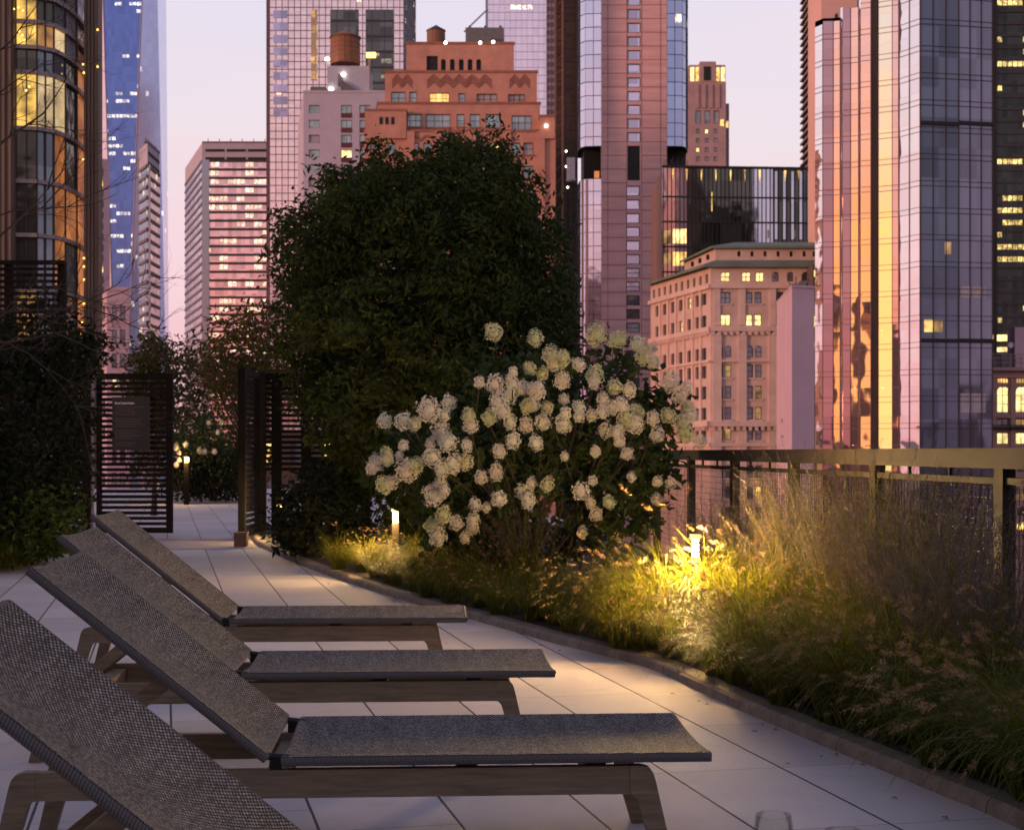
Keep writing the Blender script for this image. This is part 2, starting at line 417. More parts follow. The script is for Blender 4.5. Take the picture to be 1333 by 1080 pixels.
# ---- pale lavender building with water tank ---------------------------------------
def pale_block():
    Y = 330.0
    t = empty('apartment_building', label='pale lavender brick building with a water tank on its roof, left of the orange one', cat='building')
    f = Fac((px(395, Y), Y), (px(508, Y), Y)); fs = Fac((px(388, Y * 1.1), Y * 1.1), (px(395, Y), Y))
    zt = pz(121, Y); wm = MB(); holes = []; kinds = []
    r = random.Random(8)
    for k in range(9):
        y = 137 + 19.3 * k
        for (a, b) in ((402, 416), (444, 458), (468, 482), (490, 503)):
            holes.append(f.rect(a, b, y, y + 10.5)); kinds.append((a, k))
    f.wall(wm, 0, f.L, GROUND, zt, holes, .35)
    fs.wall(wm, 0, fs.L, GROUND, zt, [], .3)
    wm.face([f.W(0, zt), f.W(f.L, zt), f.W(f.L, zt, -30), fs.W(0, zt)])
    wm.face([f.W(f.L, GROUND), f.W(f.L, GROUND, -30), f.W(f.L, zt, -30), f.W(f.L, zt)])
    wm.build('wall', M['pale_brick'], t)
    red = simple('red_spandrel', (.12, .02, .02), .6)
    for h, (a, k) in zip(holes, kinds):
        pm = M['lit2'] if (a == 444 and k == 3) else M['blind'] if (a == 402 and k in (2, 5)) else M['teal']
        w = window(f, h, t, M['winframe'], pm, .1, 1 if a == 402 else 2, 1, .33, sill=False)
        if a > 420:
            m = MB(); f.box(m, h[0], h[1], h[2] - 1.0, h[2] - .003, .003, .1); m.build('spandrel_panel', red, w)
    c = MB(); f.box(c, -.1, f.L, zt + .002, zt + .5, -.5, .1); c.build('parapet', M['pale_brick'], t)
    Yb = Y + 4
    m = MB(); m.box(px(426, Yb), px(480, Yb), Yb, Yb + 10, zt + .02, pz(86, Yb)); m.build('bulkhead', simple('bulkhead_grey', (.42, .40, .47), .8, var=.1), t)
    m = MB(); fb = Fac((px(426, Yb), Yb), (px(480, Yb), Yb))
    h = fb.rect(440, 446, 97, 113); fb.box(m, *h, .003, .12); m.build('door', M['roofgrey'], t)
    m = MB(); m.hexa([fb.W(*q) for q in ((3, zt + .6, .9), (7.5, zt + .6, .9), (7.5, zt + .6, .05), (3, zt + .6, .05), (3, zt + 3.4, .9), (3.4, zt + 3.4, .9), (3.4, zt + 3.4, .05), (3, zt + 3.4, .05))]); m.build('roof_stair', M['roofgrey'], t)
    m = MB(); m.box(px(404, Yb), px(424, Yb), Yb, Yb + 4, zt + .02, pz(113, Yb)); m.build('machine_box', M['roofgrey'], t)
    for i, (x, y) in enumerate(((447, 97), (431, 116), (488, 121), (426, 77))):
        q = pt(x, y, Yb - .35); m = MB(); m.lathe([(.01, -.4), (.45, -.25), (.45, .25), (.01, .4)], q.x, q.y, 8); o = m.build('roof_lamp', M['bulb'], t); o.location.z = q.z
    q = pt(481, 120, Yb - 1); m = MB(); m.tube([q, pt(481, 78, Yb - 1)], .22, 8); m.build('mast', M['slab'], t)
    m = MB(); q = pt(483, 72, Yb - 1); m.box(q.x - 1, q.x + 1, q.y - .4, q.y + .4, q.z - .5, q.z + .5); m.build('flood_lamp', M['bulby'], t)
    tower_water('water_tank', 428, 467, 34, 44, 84, Yb + 1, 'big octagonal brick-red water tank above the pale lavender building')
pale_block()

# ---- generic curtain-wall helper ----------------------------------------------------
def curtain(t, f, z0, z1, gm, mm, vs, hs, vw=.12, hw=.14, proud=.12, u0=0, u1=None, name='glazing'):
    """glass sheet plus one mesh of mullions on a facade; vs, hs are u and z positions"""
    u1 = f.L if u1 is None else u1
    g = MB(); f.quad(g, u0, u1, z0, z1); g.build(name, gm, t)
    m = MB()
    for u in vs:
        if u0 <= u <= u1: f.box(m, max(u0, u - vw / 2), min(u1, u + vw / 2), z0, z1, .004, proud)
    for z in hs:
        if z0 <= z <= z1 - hw: f.box(m, u0, u1, z, z + hw, .003, proud * .8)
    if m.v: m.build('mullions', mm, t)

def frange(a, b, s):
    o = []; x = a
    while x < b: o.append(x); x += s
    return o

def shell(t, pts, z0, z1, mat, name='wall', skip=(), roof=True):
    """side and back walls of a footprint; skip the faces that are built separately"""
    m = MB(); n = len(pts)
    for i in range(n):
        if i in skip: continue
        a, b = pts[i], pts[(i + 1) % n]
        m.face([(a[0], a[1], z0), (b[0], b[1], z0), (b[0], b[1], z1), (a[0], a[1], z1)])
    if roof: m.face([(p[0], p[1], z1) for p in pts])
    return m.build(name, mat, t)

# ---- pink gridded glass tower ------------------------------------------------------
def grid_tower():
    Y = 600.0
    t = empty('glass_tower', label='tall pink glass tower with a fine square grid, behind the lavender building', cat='skyscraper')
    zt = pz(-60, Y)
    f = Fac((px(351, Y), Y), (px(525, Y), Y)); fr = Fac((px(525, Y), Y), (px(541, Y + 45), Y + 45)); fl = Fac((px(347, Y + 40), Y + 40), (px(351, Y), Y))
    g = glass('pink_grid_glass', (.86, .66, .66), .85, .16, (2.4, 3.0), lit=.02, lits=1.2, litc=(1, .7, .4), wob=.008, wscale=.12, var=.07)
    hs = frange(GROUND, zt, 3.02); vs = frange(0, f.L, 2.42)
    curtain(t, f, GROUND, zt, g, M['pinkmull'], vs, hs, .26, .30, .15)
    curtain(t, fr, GROUND, zt, glass('blue_side_glass', (.25, .28, .40), .7, .1, (3, 3), lit=.08, wscale=.2), M['darkmetal'], frange(0, fr.L, 3), hs, .3, .4)
    curtain(t, fl, GROUND, zt, g, M['pinkmull'], frange(0, fl.L, 4), hs, .2, .3)
    shell(t, [(fl.A.x, fl.A.y), (f.A.x, Y), (f.B.x, Y), (fr.B.x, fr.B.y), (fr.B.x - 4, Y + 60)], GROUND, zt, M['pinkmull'], skip=(0, 1, 2))
    # reflections of dark buildings painted as panels, and the lit stair strip
    dk = glass('dark_reflection_glass', (.10, .10, .10), .6, .1, (4.8, 3.0), lit=.12, litc=(1, .85, .6), lits=.5, wob=.01, wscale=.2, var=.4)
    for (a, b, y0, y1) in ((430, 467, 13, 150), (476, 513, 13, 150)):
        h = f.rect(a, b, y0, y1); m = MB(); f.quad(m, *h, d=.17); m.build('painted_dark_reflection', dk, t)
        m = MB()
        for u in frange(h[0] + 2.4, h[1], 2.42 * 2): f.box(m, u, u + .2, h[2], h[3], .175, .26)
        for z in frange(h[2], h[3], 6.04): f.box(m, h[0], h[1], z, z + .9, .172, .24)
        m.build('reflection_mullions', M['darkmetal'], t)
    am = glass('amber_stair_glass', (.5, .35, .2), .5, .2, (3.6, 6.0), lit=.85, litc=(1, .55, .15), lits=.7, wscale=.3, band=(.1, .6))
    h = f.rect(405, 413, 13, 105); m = MB(); f.quad(m, *h, d=.17); m.build('stair_strip', am, t)
    bl = glass('blue_strip_glass', (.40, .36, .52), .7, .15, (4, 6), wscale=.3)
    for k in range(9):
        y = 14 + k * 16; h = f.rect(356, 374, y, y + 10); m = MB(); f.quad(m, *h, d=.17); f.box(m, h[0] + 2.6, h[0] + 2.8, h[2], h[3], .172, .25); m.build('window_strip', bl, t)
grid_tower()

# ---- banded office block -----------------------------------------------------------
def bands_block(label, xa, Ya, xb, Yb, xc, Yc, ytop, fl, gm, gs, first=2, darkslots=True):
    """xa: far left end of the side, xb: front left corner, xc: front right corner"""
    t = empty('office_block', label=label, cat='office building')
    f = Fac((px(xb, Yb), Yb), (px(xc, Yc), Yc)); fs = Fac((px(xa, Ya), Ya), (px(xb, Yb), Yb))
    zt = f.Z(ytop)
    top = zt - fl * first
    shell(t, [(fs.A.x, fs.A.y), (f.A.x, f.A.y), (f.B.x, f.B.y), (px(xc - .5, Ya + 25), Ya + 25)], GROUND, zt, M['pale_brick'], skip=(0, 1))
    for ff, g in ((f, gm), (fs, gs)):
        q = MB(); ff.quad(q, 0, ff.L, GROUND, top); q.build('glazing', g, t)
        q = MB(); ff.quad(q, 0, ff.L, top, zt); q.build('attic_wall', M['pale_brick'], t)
        z = top; k = 0
        while z > GROUND and k < 45:
            m = MB(); ff.box(m, 0, ff.L, z - fl * .28, z, .004, .35); m.build('spandrel_band', M['darkmetal'] if ff is f else M['pinkmull'], t); z -= fl; k += 1
    if darkslots:
        for k in range(2):
            zz = zt - fl * (.75 + k * .95)
            for (a, b) in ((.05, .33), (.36, .64), (.67, .97)):
                m = MB(); f.box(m, f.L * a, f.L * b, zz - fl * .3, zz, .004, .2); m.build('louvre_slot', M['dark'], t)
    m = MB(); f.box(m, 0, f.L, zt + .003, zt + .6, -1, .3); m.build('parapet', M['pinkmull'], t)
    m = MB(); f.box(m, 0, min(3.4, f.L * .12), GROUND, top, .36, .5); m.build('corner_strip', glass('corner_glass_' + str(int(xb)), (.25, .27, .33), .6, .15, (3, fl), lit=.3, lits=1.0), t)
    for k in range(6):
        m = MB(); u = f.L * (k + .5) / 6; f.box(m, u - .15, u + .15, zt + .6, zt + 2.0, -1, -.7); m.build('roof_post', M['pinkmull'], t)
bands_block('pink office block with lit floor bands standing far off beside the left strip of sky', 241, 776, 263, 712, 352, 712, 186, 3.95,
            glass('pink_office_glass', (.80, .56, .60), .8, .15, (2.0, 3.95), lit=.33, litrow=.25, runs=2, litc=(1, .76, .45), lits=1.5, band=(.05, .72), wob=.008),
            glass('pale_side_glass', (.92, .82, .84), .85, .2, (3, 3.95), wob=.006))
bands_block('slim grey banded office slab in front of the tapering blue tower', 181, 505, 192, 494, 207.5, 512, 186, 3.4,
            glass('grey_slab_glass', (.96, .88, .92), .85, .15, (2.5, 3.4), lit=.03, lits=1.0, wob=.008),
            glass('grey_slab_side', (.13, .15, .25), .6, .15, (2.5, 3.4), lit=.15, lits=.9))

# ---- tapering blue tower -----------------------------------------------------------
def taper():
    Yc = 920.0; cx = px(160, Yc - 18); zb, ztop = -72.0, 420.0; Rb, s = 24.0, 33.0
    t = empty('tapering_tower', label='very tall tapering blue glass tower with triangular faces and scattered lit offices', cat='skyscraper')
    base = [Vector((cx, Yc - Rb, zb)), Vector((cx + Rb, Yc, zb)), Vector((cx, Yc + Rb, zb)), Vector((cx - Rb, Yc, zb))]
    top = [Vector((cx - s / 2, Yc - s / 2, ztop)), Vector((cx + s / 2, Yc - s / 2, ztop)), Vector((cx + s / 2, Yc + s / 2, ztop)), Vector((cx - s / 2, Yc + s / 2, ztop))]
    blue = glass('blue_tower_glass', (.13, .20, .52), .6, .15, (1.7, 4.4), lit=.17, litrow=.28, runs=2.0, litc=(1.0, .86, .66), lits=1.7, band=(.2, .62), wob=.006, wscale=.08, var=.12)
    lav = glass('lavender_tower_glass', (.62, .64, .86), .85, .15, (2.2, 4.6), lit=.02, lits=1.2, litc=(1, .85, .7), wob=.006, wscale=.08, var=.05)  # lighter tint carries the different sky this side reflects
    rose = glass('rose_tower_glass', (.85, .62, .66), .85, .2, (2.2, 4.6), wob=.006, wscale=.08, var=.05)
    tris = [((base[0], top[1], top[0]), blue), ((base[0], base[1], top[1]), lav), ((base[1], top[2], top[1]), lav), ((base[3], base[0], top[0]), rose), ((base[3], top[0], top[3]), rose), ((base[2], top[3], top[2]), lav), ((base[1], base[2], top[2]), lav), ((base[2], base[3], top[3]), rose)]
    for tr, m in tris:
        g = MB(); g.force_uv = True
        g.face(tr, [(p.x * .8 + p.y * .6 + 200, p.z + 200) for p in tr]); g.build('glass_facet', m, t)
    m = MB(); m.face(top); m.build('roof', M['roofgrey'], t)
    for a, b in ((base[0], top[0]), (base[0], top[1])):
        m = MB(); m.tube([a, b], .42, 6); m.build('edge_trim', M['palemull'], t)
taper()

# ---- small pink building at left ---------------------------------------------------
def pink_small():
    Y = 300.0
    t = empty('stone_building', label='small pale pink building with pairs of windows below the tapering tower', cat='building')
    f = Fac((px(139, Y), Y), (px(168, Y + 1), Y + 1)); fl = Fac((px(112, Y * 1.12), Y * 1.12), (px(139, Y), Y))
    zt = pz(378, Y); holes = []
    for k in range(8):
        for a, b in ((146, 152), (156, 163)): holes.append(f.rect(a, b, 398 + 31 * k, 415 + 31 * k))
    hl = [fl.rect(141.5 - 8, 141 - 4, 398 + 31 * k, 414 + 31 * k) for k in range(8)]
    wm = MB(); f.wall(wm, 0, f.L, GROUND, zt, holes); fl.wall(wm, 0, fl.L, GROUND, zt, hl)
    wm.face([f.W(0, zt), f.W(f.L, zt), f.W(f.L, zt, -28), fl.W(0, zt)]); wm.face([f.W(f.L, GROUND), f.W(f.L, GROUND, -28), f.W(f.L, zt, -28), f.W(f.L, zt)])
    wm.build('wall', M['mauve_plaster'], t)
    for h in holes: window(f, h, t, M['winframe'], panes(rnd, .05), .12, 1, 2)
    for h in hl: window(fl, h, t, M['winframe'], panes(rnd, .05), .12, 1, 2)
    c = MB(); f.box(c, -.2, f.L + .2, zt + .003, zt + .7, -.8, .25); c.build('parapet', M['mauve_plaster'], t)
    # a taller narrow shaft behind it
    Y2 = 420.0
    t2 = empty('stone_tower', label='narrow pink stone shaft squeezed beside the curved glass building', cat='building')
    f2 = Fac((px(112, Y2), Y2), (px(143, Y2 + 3), Y2 + 3)); zt2 = pz(205, Y2)
    hh = [f2.rect(127 + 5 * (k % 2), 130 + 5 * (k % 2), 220 + 14 * j, 229 + 14 * j) for j in range(16) for k in (0, 1)]
    wm = MB(); f2.wall(wm, 0, f2.L, GROUND, zt2, hh); wm.face([f2.W(0, zt2), f2.W(f2.L, zt2), f2.W(f2.L, zt2, -20), f2.W(0, zt2, -20)])
    wm.face([f2.W(f2.L, GROUND), f2.W(f2.L, GROUND, -20), f2.W(f2.L, zt2, -20), f2.W(f2.L, zt2)])
    wm.build('wall', M['mauve_plaster'], t2)
    for h in hh: window(f2, h, t2, M['winframe'], panes(rnd, .1), .12, 1, 1, sill=False)
pink_small()

# ---- curved glass apartment building at left -----------------------------------------
def bow_building():
    t = empty('apartment_tower', label='apartment tower with a curved glass bay and warm lit rooms, far left', cat='apartment tower')
    plan = [(21, 92), (48, 92.2), (70, 93.0), (85, 94.4), (100, 96.6), (113, 99.5)]
    P = [(px(x, Y), Y) for x, Y in plan]
    rowy = [-60, -5, 28, 61, 94, 167, 236, 306, 376, 446, 520, 600]
    zs = [pz(y, 92.0) for y in rowy]
    room = [emit('room_gold', (1, .58, .10), .95, noise=.85, scale=.9), emit('room_cream', (1, .70, .36), .8, noise=.6, scale=.5), emit('room_glow', (1, .45, .12), .38, noise=.9, scale=.7)]
    clear = glass('bay_glass_grey', (.26, .28, .29), .5, .06, (1.2, 1.6), wob=.02, wscale=.5, var=.3)
    smoke = glass('bay_glass_smoke', (.10, .085, .06), .5, .08, (1.2, 1.6), wob=.02, wscale=.5, var=.4)
    rust_or_sunset = emit('bay_painted_sunset', (1.0, .34, .10), .30, base=(.3, .12, .05), noise=.8, scale=.5)  # orange glow painted on the panes in place of sunset reflections
    curt = simple('bay_curtain', (.30, .28, .30), .7, var=.2, scale=2, stretch=(8, 8, .2))
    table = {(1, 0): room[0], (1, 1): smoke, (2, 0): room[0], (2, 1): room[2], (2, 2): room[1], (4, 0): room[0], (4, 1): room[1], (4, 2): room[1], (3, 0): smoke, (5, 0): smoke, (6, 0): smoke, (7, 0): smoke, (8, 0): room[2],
             (1, 3): curt, (2, 3): curt, (2, 4): smoke, (4, 4): rust_or_sunset, (5, 4): rust_or_sunset, (6, 4): rust_or_sunset, (7, 4): rust_or_sunset, (8, 4): rust_or_sunset, (5, 2): rust_or_sunset, (6, 2): rust_or_sunset, (7, 2): rust_or_sunset, (1, 4): smoke, (3, 3): smoke, (4, 3): smoke, (5, 3): smoke, (6, 3): rust_or_sunset, (3, 4): rust_or_sunset}
    for r in range(len(zs) - 1):
        for c in range(5):
            f = Fac(P[c], P[c + 1]); m = MB()
            f.quad(m, 0, f.L, zs[r + 1], zs[r], d=-.05)
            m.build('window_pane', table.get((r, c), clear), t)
    for z in zs:
        m = MB()
        for c in range(5):
            f = Fac(P[c], P[c + 1]); f.box(m, -.02, f.L + .02, z - .12, z + .12, -.3, .18)
        m.build('floor_band', M['slab'], t)
    m = MB()
    for c in range(5):
        f = Fac(P[c], P[c + 1])
        for u in ((0, f.L / 2) if c < 2 else (0,)): f.box(m, u - .035, u + .035, GROUND, zs[0], -.04, .06)
    m.build('mullions', M['darkmetal'], t)
    # brown piers
    for (x0, x1, Y, D) in ((-45, 21, 92, 2.0), (112, 130.5, 96, .5)):
        m = MB(); m.box(px(x0, Y), px(x1, Y), Y - .5, Y + D, GROUND, pz(-60, Y))
        for k in range(4 if x0 > 0 else 8):
            xx = px(x0 + (x1 - x0) * (k + .5) / (4 if x0 > 0 else 8), Y); m.box(xx - .08, xx + .08, Y - .62, Y - .503, GROUND, pz(-60, Y))
        m.build('pier', M['pier'], t)
    m = MB(); m.box(px(-45, 92), px(100, 107), 101, 107, GROUND, pz(-61, 92)); m.build('wall', M['pier'], t)
    for (x, y) in ((127, 39), (127, 87), (108, 84), (109, 95), (108, 208), (109, 336), (109, 347), (109, 364), (109, 395), (107, 420), (108, 432), (18, 12), (24, 10), (30, 14), (25, 41), (29, 46), (32, 53), (34, 118), (38, 113)):
        q = pt(x, y, 95.3 if x > 100 else 91.6); m = MB(); m.lathe([(.004, -.07), (.065, 0), (.004, .07)], q.x, q.y, 6); o = m.build('balcony_light', M['bulby'], t); o.location.z = q.z
bow_building()
# ---- pale lavender glass tower behind ------------------------------------------------
def lav_tower():
    Y = 820.0
    t = empty('glass_tower', label='pale lavender glass tower behind the orange brick building', cat='skyscraper')
    f = Fac((px(635, Y), Y), (px(712, Y), Y)); zt = pz(-50, Y)
    curtain(t, f, GROUND, zt, glass('lavender_glass', (.82, .68, .78), .85, .16, (3.0, 4.2), lit=.05, litrow=.12, runs=4, litc=(1, .8, .5), lits=1.8, wob=.006, var=.05), M['palemull'], frange(0, f.L, 3.0), frange(GROUND, zt, 4.2), .12, .25)
    f2 = Fac((px(711.5, Y - 3), Y - 3), (px(723, Y - 3), Y - 3))
    curtain(t, f2, GROUND, zt, M['blind'], M['pinkmull'], [], frange(GROUND, zt, 4.2), 1.6, 2.2, .3, name='balcony_strip')
    m = MB()
    for u in (.3, 2.2, 4.0): f2.box(m, u, u + .5, GROUND, zt, .31, .5)
    m.build('balcony_posts', M['pinkmull'], t)
    shell(t, [(f.A.x, Y), (f.B.x + 4, Y), (f.B.x + 4, Y + 30), (f.A.x, Y + 30)], GROUND, zt, M['palemull'], skip=(0,))
    f3 = Fac((px(632, Y + 16), Y + 16), (px(635, Y), Y)); q = MB(); f3.quad(q, 0, f3.L, GROUND, zt); q.build('side_wall', M['darkmetal'], t)
    m = MB(); m.tube([pt(604, 42, Y - 1), pt(635, 12, Y - 1)], .45, 6); m.build('crane_boom', M['slab'], t)
lav_tower()

# ---- centre tower with stone panels --------------------------------------------------
def centre():
    Y = 380.0
    t = empty('hotel_tower', label='tall tower with pink stone panels between two glass corners and one column of windows', cat='skyscraper')
    zt = pz(-60, Y)
    fst = Fac((px(783, Y - 1.2), Y - 1.2), (px(868, Y - 1.2), Y - 1.2))
    holes = []; r = random.Random(4)
    for k in range(-3, 10):
        y = 12 + 17.8 * k; holes.append(fst.rect(817, 834, y, y + 13.2))
    holes.append(fst.rect(817, 833, 190, 235))
    for k in range(0, 24):
        y = 242 + 17.8 * k; holes.append(fst.rect(815, 833, y, y + 13.2))
    wm = MB(); fst.wall(wm, 0, fst.L, GROUND, zt, holes, .4)
    for u in (0, fst.L): wm.face([fst.W(u, GROUND), fst.W(u, GROUND, -3), fst.W(u, zt, -3), fst.W(u, zt)])
    wm.build('stone_wall', M['pink_stone'], t)
    m = MB()
    for k in range(-3, 34):
        z = fst.Z(7 + 17.8 * k); fst.box(m, 0, holes[0][0] - .3, z, z + .13, .003, .05); fst.box(m, holes[0][1] + .3, fst.L, z, z + .13, .003, .05)
    for u in (1.5, holes[0][0] - .25, holes[0][1] + .15, fst.L - 1.6): fst.box(m, u, u + .1, GROUND, zt, .052, .08)
    m.build('panel_joints', M['joint'], t)
    for i, h in enumerate(holes):
        if i == 13:
            m = MB(); fst.quad(m, h[0], h[1], h[2], h[3], d=-.38); m.build('dark_opening', M['dark'], t); continue
        pm = M['winglav'] if i < 22 else M['winglav2'] if i % 3 else M['blind']
        window(fst, h, t, M['winframe'], pm, .22, 1, 1 if i < 20 else 2, .38, sill=False)
    gl = glass('corner_glass_lav', (.72, .66, .80), .88, .07, (1.9, 3.5), wob=.012, wscale=.15, var=.08)
    gr = glass('corner_glass_blue', (.42, .46, .66), .85, .08, (1.9, 3.5), lit=.01, wob=.012, wscale=.15, var=.10)
    hs = frange(GROUND, zt, 3.38)
    def part(pl, g, ytop, ybot):
        z1 = zt if ytop is None else pz(ytop, Y); z0 = GROUND if ybot is None else pz(ybot, Y)
        for a, b in zip(pl[:-1], pl[1:]):
            f = Fac((px(a[0], a[1]), a[1]), (px(b[0], b[1]), b[1]))
            curtain(t, f, z0, z1, g, M['darkmetal'], [0] + frange(0, f.L - .5, 2.0)[1:], hs, .12, .14, .1)
        xs = [(px(a[0], a[1]), a[1]) for a in pl]
        m = MB(); xs2 = xs + [(xs[-1][0], Y + 16), (xs[0][0], Y + 16)]
        m.face([(x, y, z0) for x, y in xs2]); m.build('soffit', M['dark'], t)
        m = MB(); m.face([(x, y, z1) for x, y in xs2]); m.build('glass_box_top', M['dark'], t)
    left = [(752, 388), (755, 382.5), (762, 380.4), (783, 380)]
    right = [(868, 380), (888, 380.3), (893, 382), (895.5, 387)]
    part(left, gl, None, 190); part(left, gl, 233, None); part(right, gr, None, 190); part(right, gr, 219, None)
    m = MB(); m.box(px(760, 384), px(892, 386), 384.5, 400, GROUND, zt); m.build('core', M['dark'], t)
    for (x0, x1) in ((757, 760), (763, 765.5)):
        m = MB(); m.box(px(x0, 379.5), px(x1, 379.5), 379.6, 380, GROUND, pz(234, 380)); m.build('copper_fin', simple('copper_fin_%d' % x0, (.55, .26, .17), .35, .6), t)
    q = pt(777, 227, 381); m = MB(); m.box(q.x - .6, q.x + .6, q.y, q.y + 1, q.z - .8, q.z + .8); m.build('work_light', emit('work_orange', (1, .3, .08), .7), t)
M['winglav'] = glass('tower_window_lavender', (.55, .48, .60), .8, .1, (3, 3), wob=.01, wscale=.3)
M['winglav2'] = glass('tower_window_grey', (.25, .22, .24), .6, .12, (1.6, 3), wob=.02, wscale=.3)
centre()

def hoist():
    Y = 374.0
    t = empty('construction_hoist', label='dark lattice hoist tower with cross ties climbing the left edge of the stone panel tower', cat='hoist')
    z0, z1 = GROUND, pz(-40, Y)
    rust_or_sunset = simple('hoist_rust', (.24, .115, .07), .7, .2, var=.35)
    blk = simple('hoist_black', (.03, .025, .024), .6, .3, var=.4)
    for (x0, x1, mt) in ((722, 724, rust_or_sunset), (731, 733.5, rust_or_sunset), (734.5, 737, blk), (742, 744, blk), (749.5, 752, blk)):
        m = MB(); m.box(px(x0, Y), px(x1, Y), Y - .3, Y + .3, z0, z1); m.build('mast', mt, t)
    m = MB(); m.box(px(723, Y), px(751, Y), Y + 3, Y + 3.4, z0, z1); m.build('backing_net', simple('net_brown', (.075, .045, .032), .9, var=.5, scale=.5), t)
    k = 0; z = z0
    zz = MB(); hb = MB()
    while z < z1:
        a, b = px(723, Y), px(732, Y)
        zz.tube([(a, Y, z), (b, Y, z + 1.9)], .12, 4, smooth=False)
        hb.box(px(733.5, Y), px(752, Y), Y - .2, Y + .15, z, z + .28); hb.box(a, b, Y - .2, Y + .2, z + 1.9, z + 2.1)
        z += 3.3
    zz.build('diagonal_bracing', rust_or_sunset, t); hb.build('landing_ties', blk, t)
    q = pt(743, 220, Y - 1.4); m = MB(); m.box(q.x - 1.0, q.x + 1.0, q.y - .8, q.y + .8, q.z - 2.6, q.z + 2.6); m.box(q.x - 1.2, q.x + 1.2, q.y - 1, q.y + 1, q.z - 2.85, q.z - 2.605); m.build('cage', simple('cage_white', (.6, .5, .48), .6), t)
    for y in (197, 217, 244, 328):
        q = pt(735 + (y % 5), y, Y - .5); m = MB(); m.lathe([(.01, -.3), (.28, 0), (.01, .3)], q.x, q.y, 6); o = m.build('work_lamp', M['bulb'], t); o.location.z = q.z
hoist()

# ---- deco tower far off ---------------------------------------------------------------
def far_deco():
    Y = 600.0
    t = empty('stone_tower', label='distant pink stone tower with a yellow floodlit crown beside the panel tower', cat='skyscraper')
    st = simple('rose_stone', (.46, .29, .27), .85, var=.12, scale=.2)
    f = Fac((px(890, Y), Y), (px(945, Y), Y))
    holes = [f.rect(x, x + 7.5, 144, 161) for x in (905, 917, 929)]
    r = random.Random(9)
    for k in range(8):
        for x in (906, 917.5, 929): holes.append(f.rect(x, x + 5, 168 + 12 * k, 174 + 12 * k))
    zt = pz(107, Y); wm = MB(); f.wall(wm, 0, f.L, GROUND, zt, holes, .6)
    wm.face([f.W(f.L, GROUND), f.W(f.L, GROUND, -18), f.W(f.L, zt, -18), f.W(f.L, zt)]); wm.face([f.W(0, zt), f.W(f.L, zt), f.W(f.L, zt, -18), f.W(0, zt, -18)]); wm.build('wall', st, t)
    for h in holes: window(f, h, t, M['winframe'], panes(r, .06, blind=.25), .2, 1, 1, .5, sill=False)
    m = MB()
    for (x0, x1, y) in ((897, 945, 84), (911, 932, 80.5)):
        d = 1 if x0 == 897 else -.2
        m.box(px(x0, Y), px(x1, Y), Y + d, Y + 12, zt + .003, pz(y, Y))
    m.build('crown', st, t)
    m = MB(); m.box(px(945.2, Y), px(951, Y), Y + 4, Y + 18, GROUND, pz(132, Y)); m.build('side_wing', simple('rose_stone_dark', (.32, .21, .21), .85), t)
    for (x0, x1, mt) in ((899, 904, 'lit2'), (906, 910, 'lit1'), (916, 925, 'dark'), (933, 937, 'lit1'), (939, 944, 'lit2')):  # yellow panels glow in place of floodlight on the crown
        d = Y + .9 if x0 != 916 else Y - .3
        m = MB(); m.box(px(x0, Y), px(x1, Y), d - .1, d + .095, pz(105, Y), pz(87, Y)); m.build('crown_glow_or_dark_panel', M[mt], t)
    for x in (906, 915, 924, 933):
        m = MB(); f.box(m, f.U(x), f.U(x) + 1.1, pz(141, Y), pz(110, Y), .003, .5); m.build('pilaster', st, t)
    for (x, y) in ((940, 160), (946, 162)):
        q = pt(x, y, Y - .3 if x < 944 else Y + 3.7); m = MB(); m.box(q.x - .7, q.x + .7, q.y, q.y + .2, q.z - 1.2, q.z + 1.2); m.build('lit_window', M['lit1'], t)
far_deco()

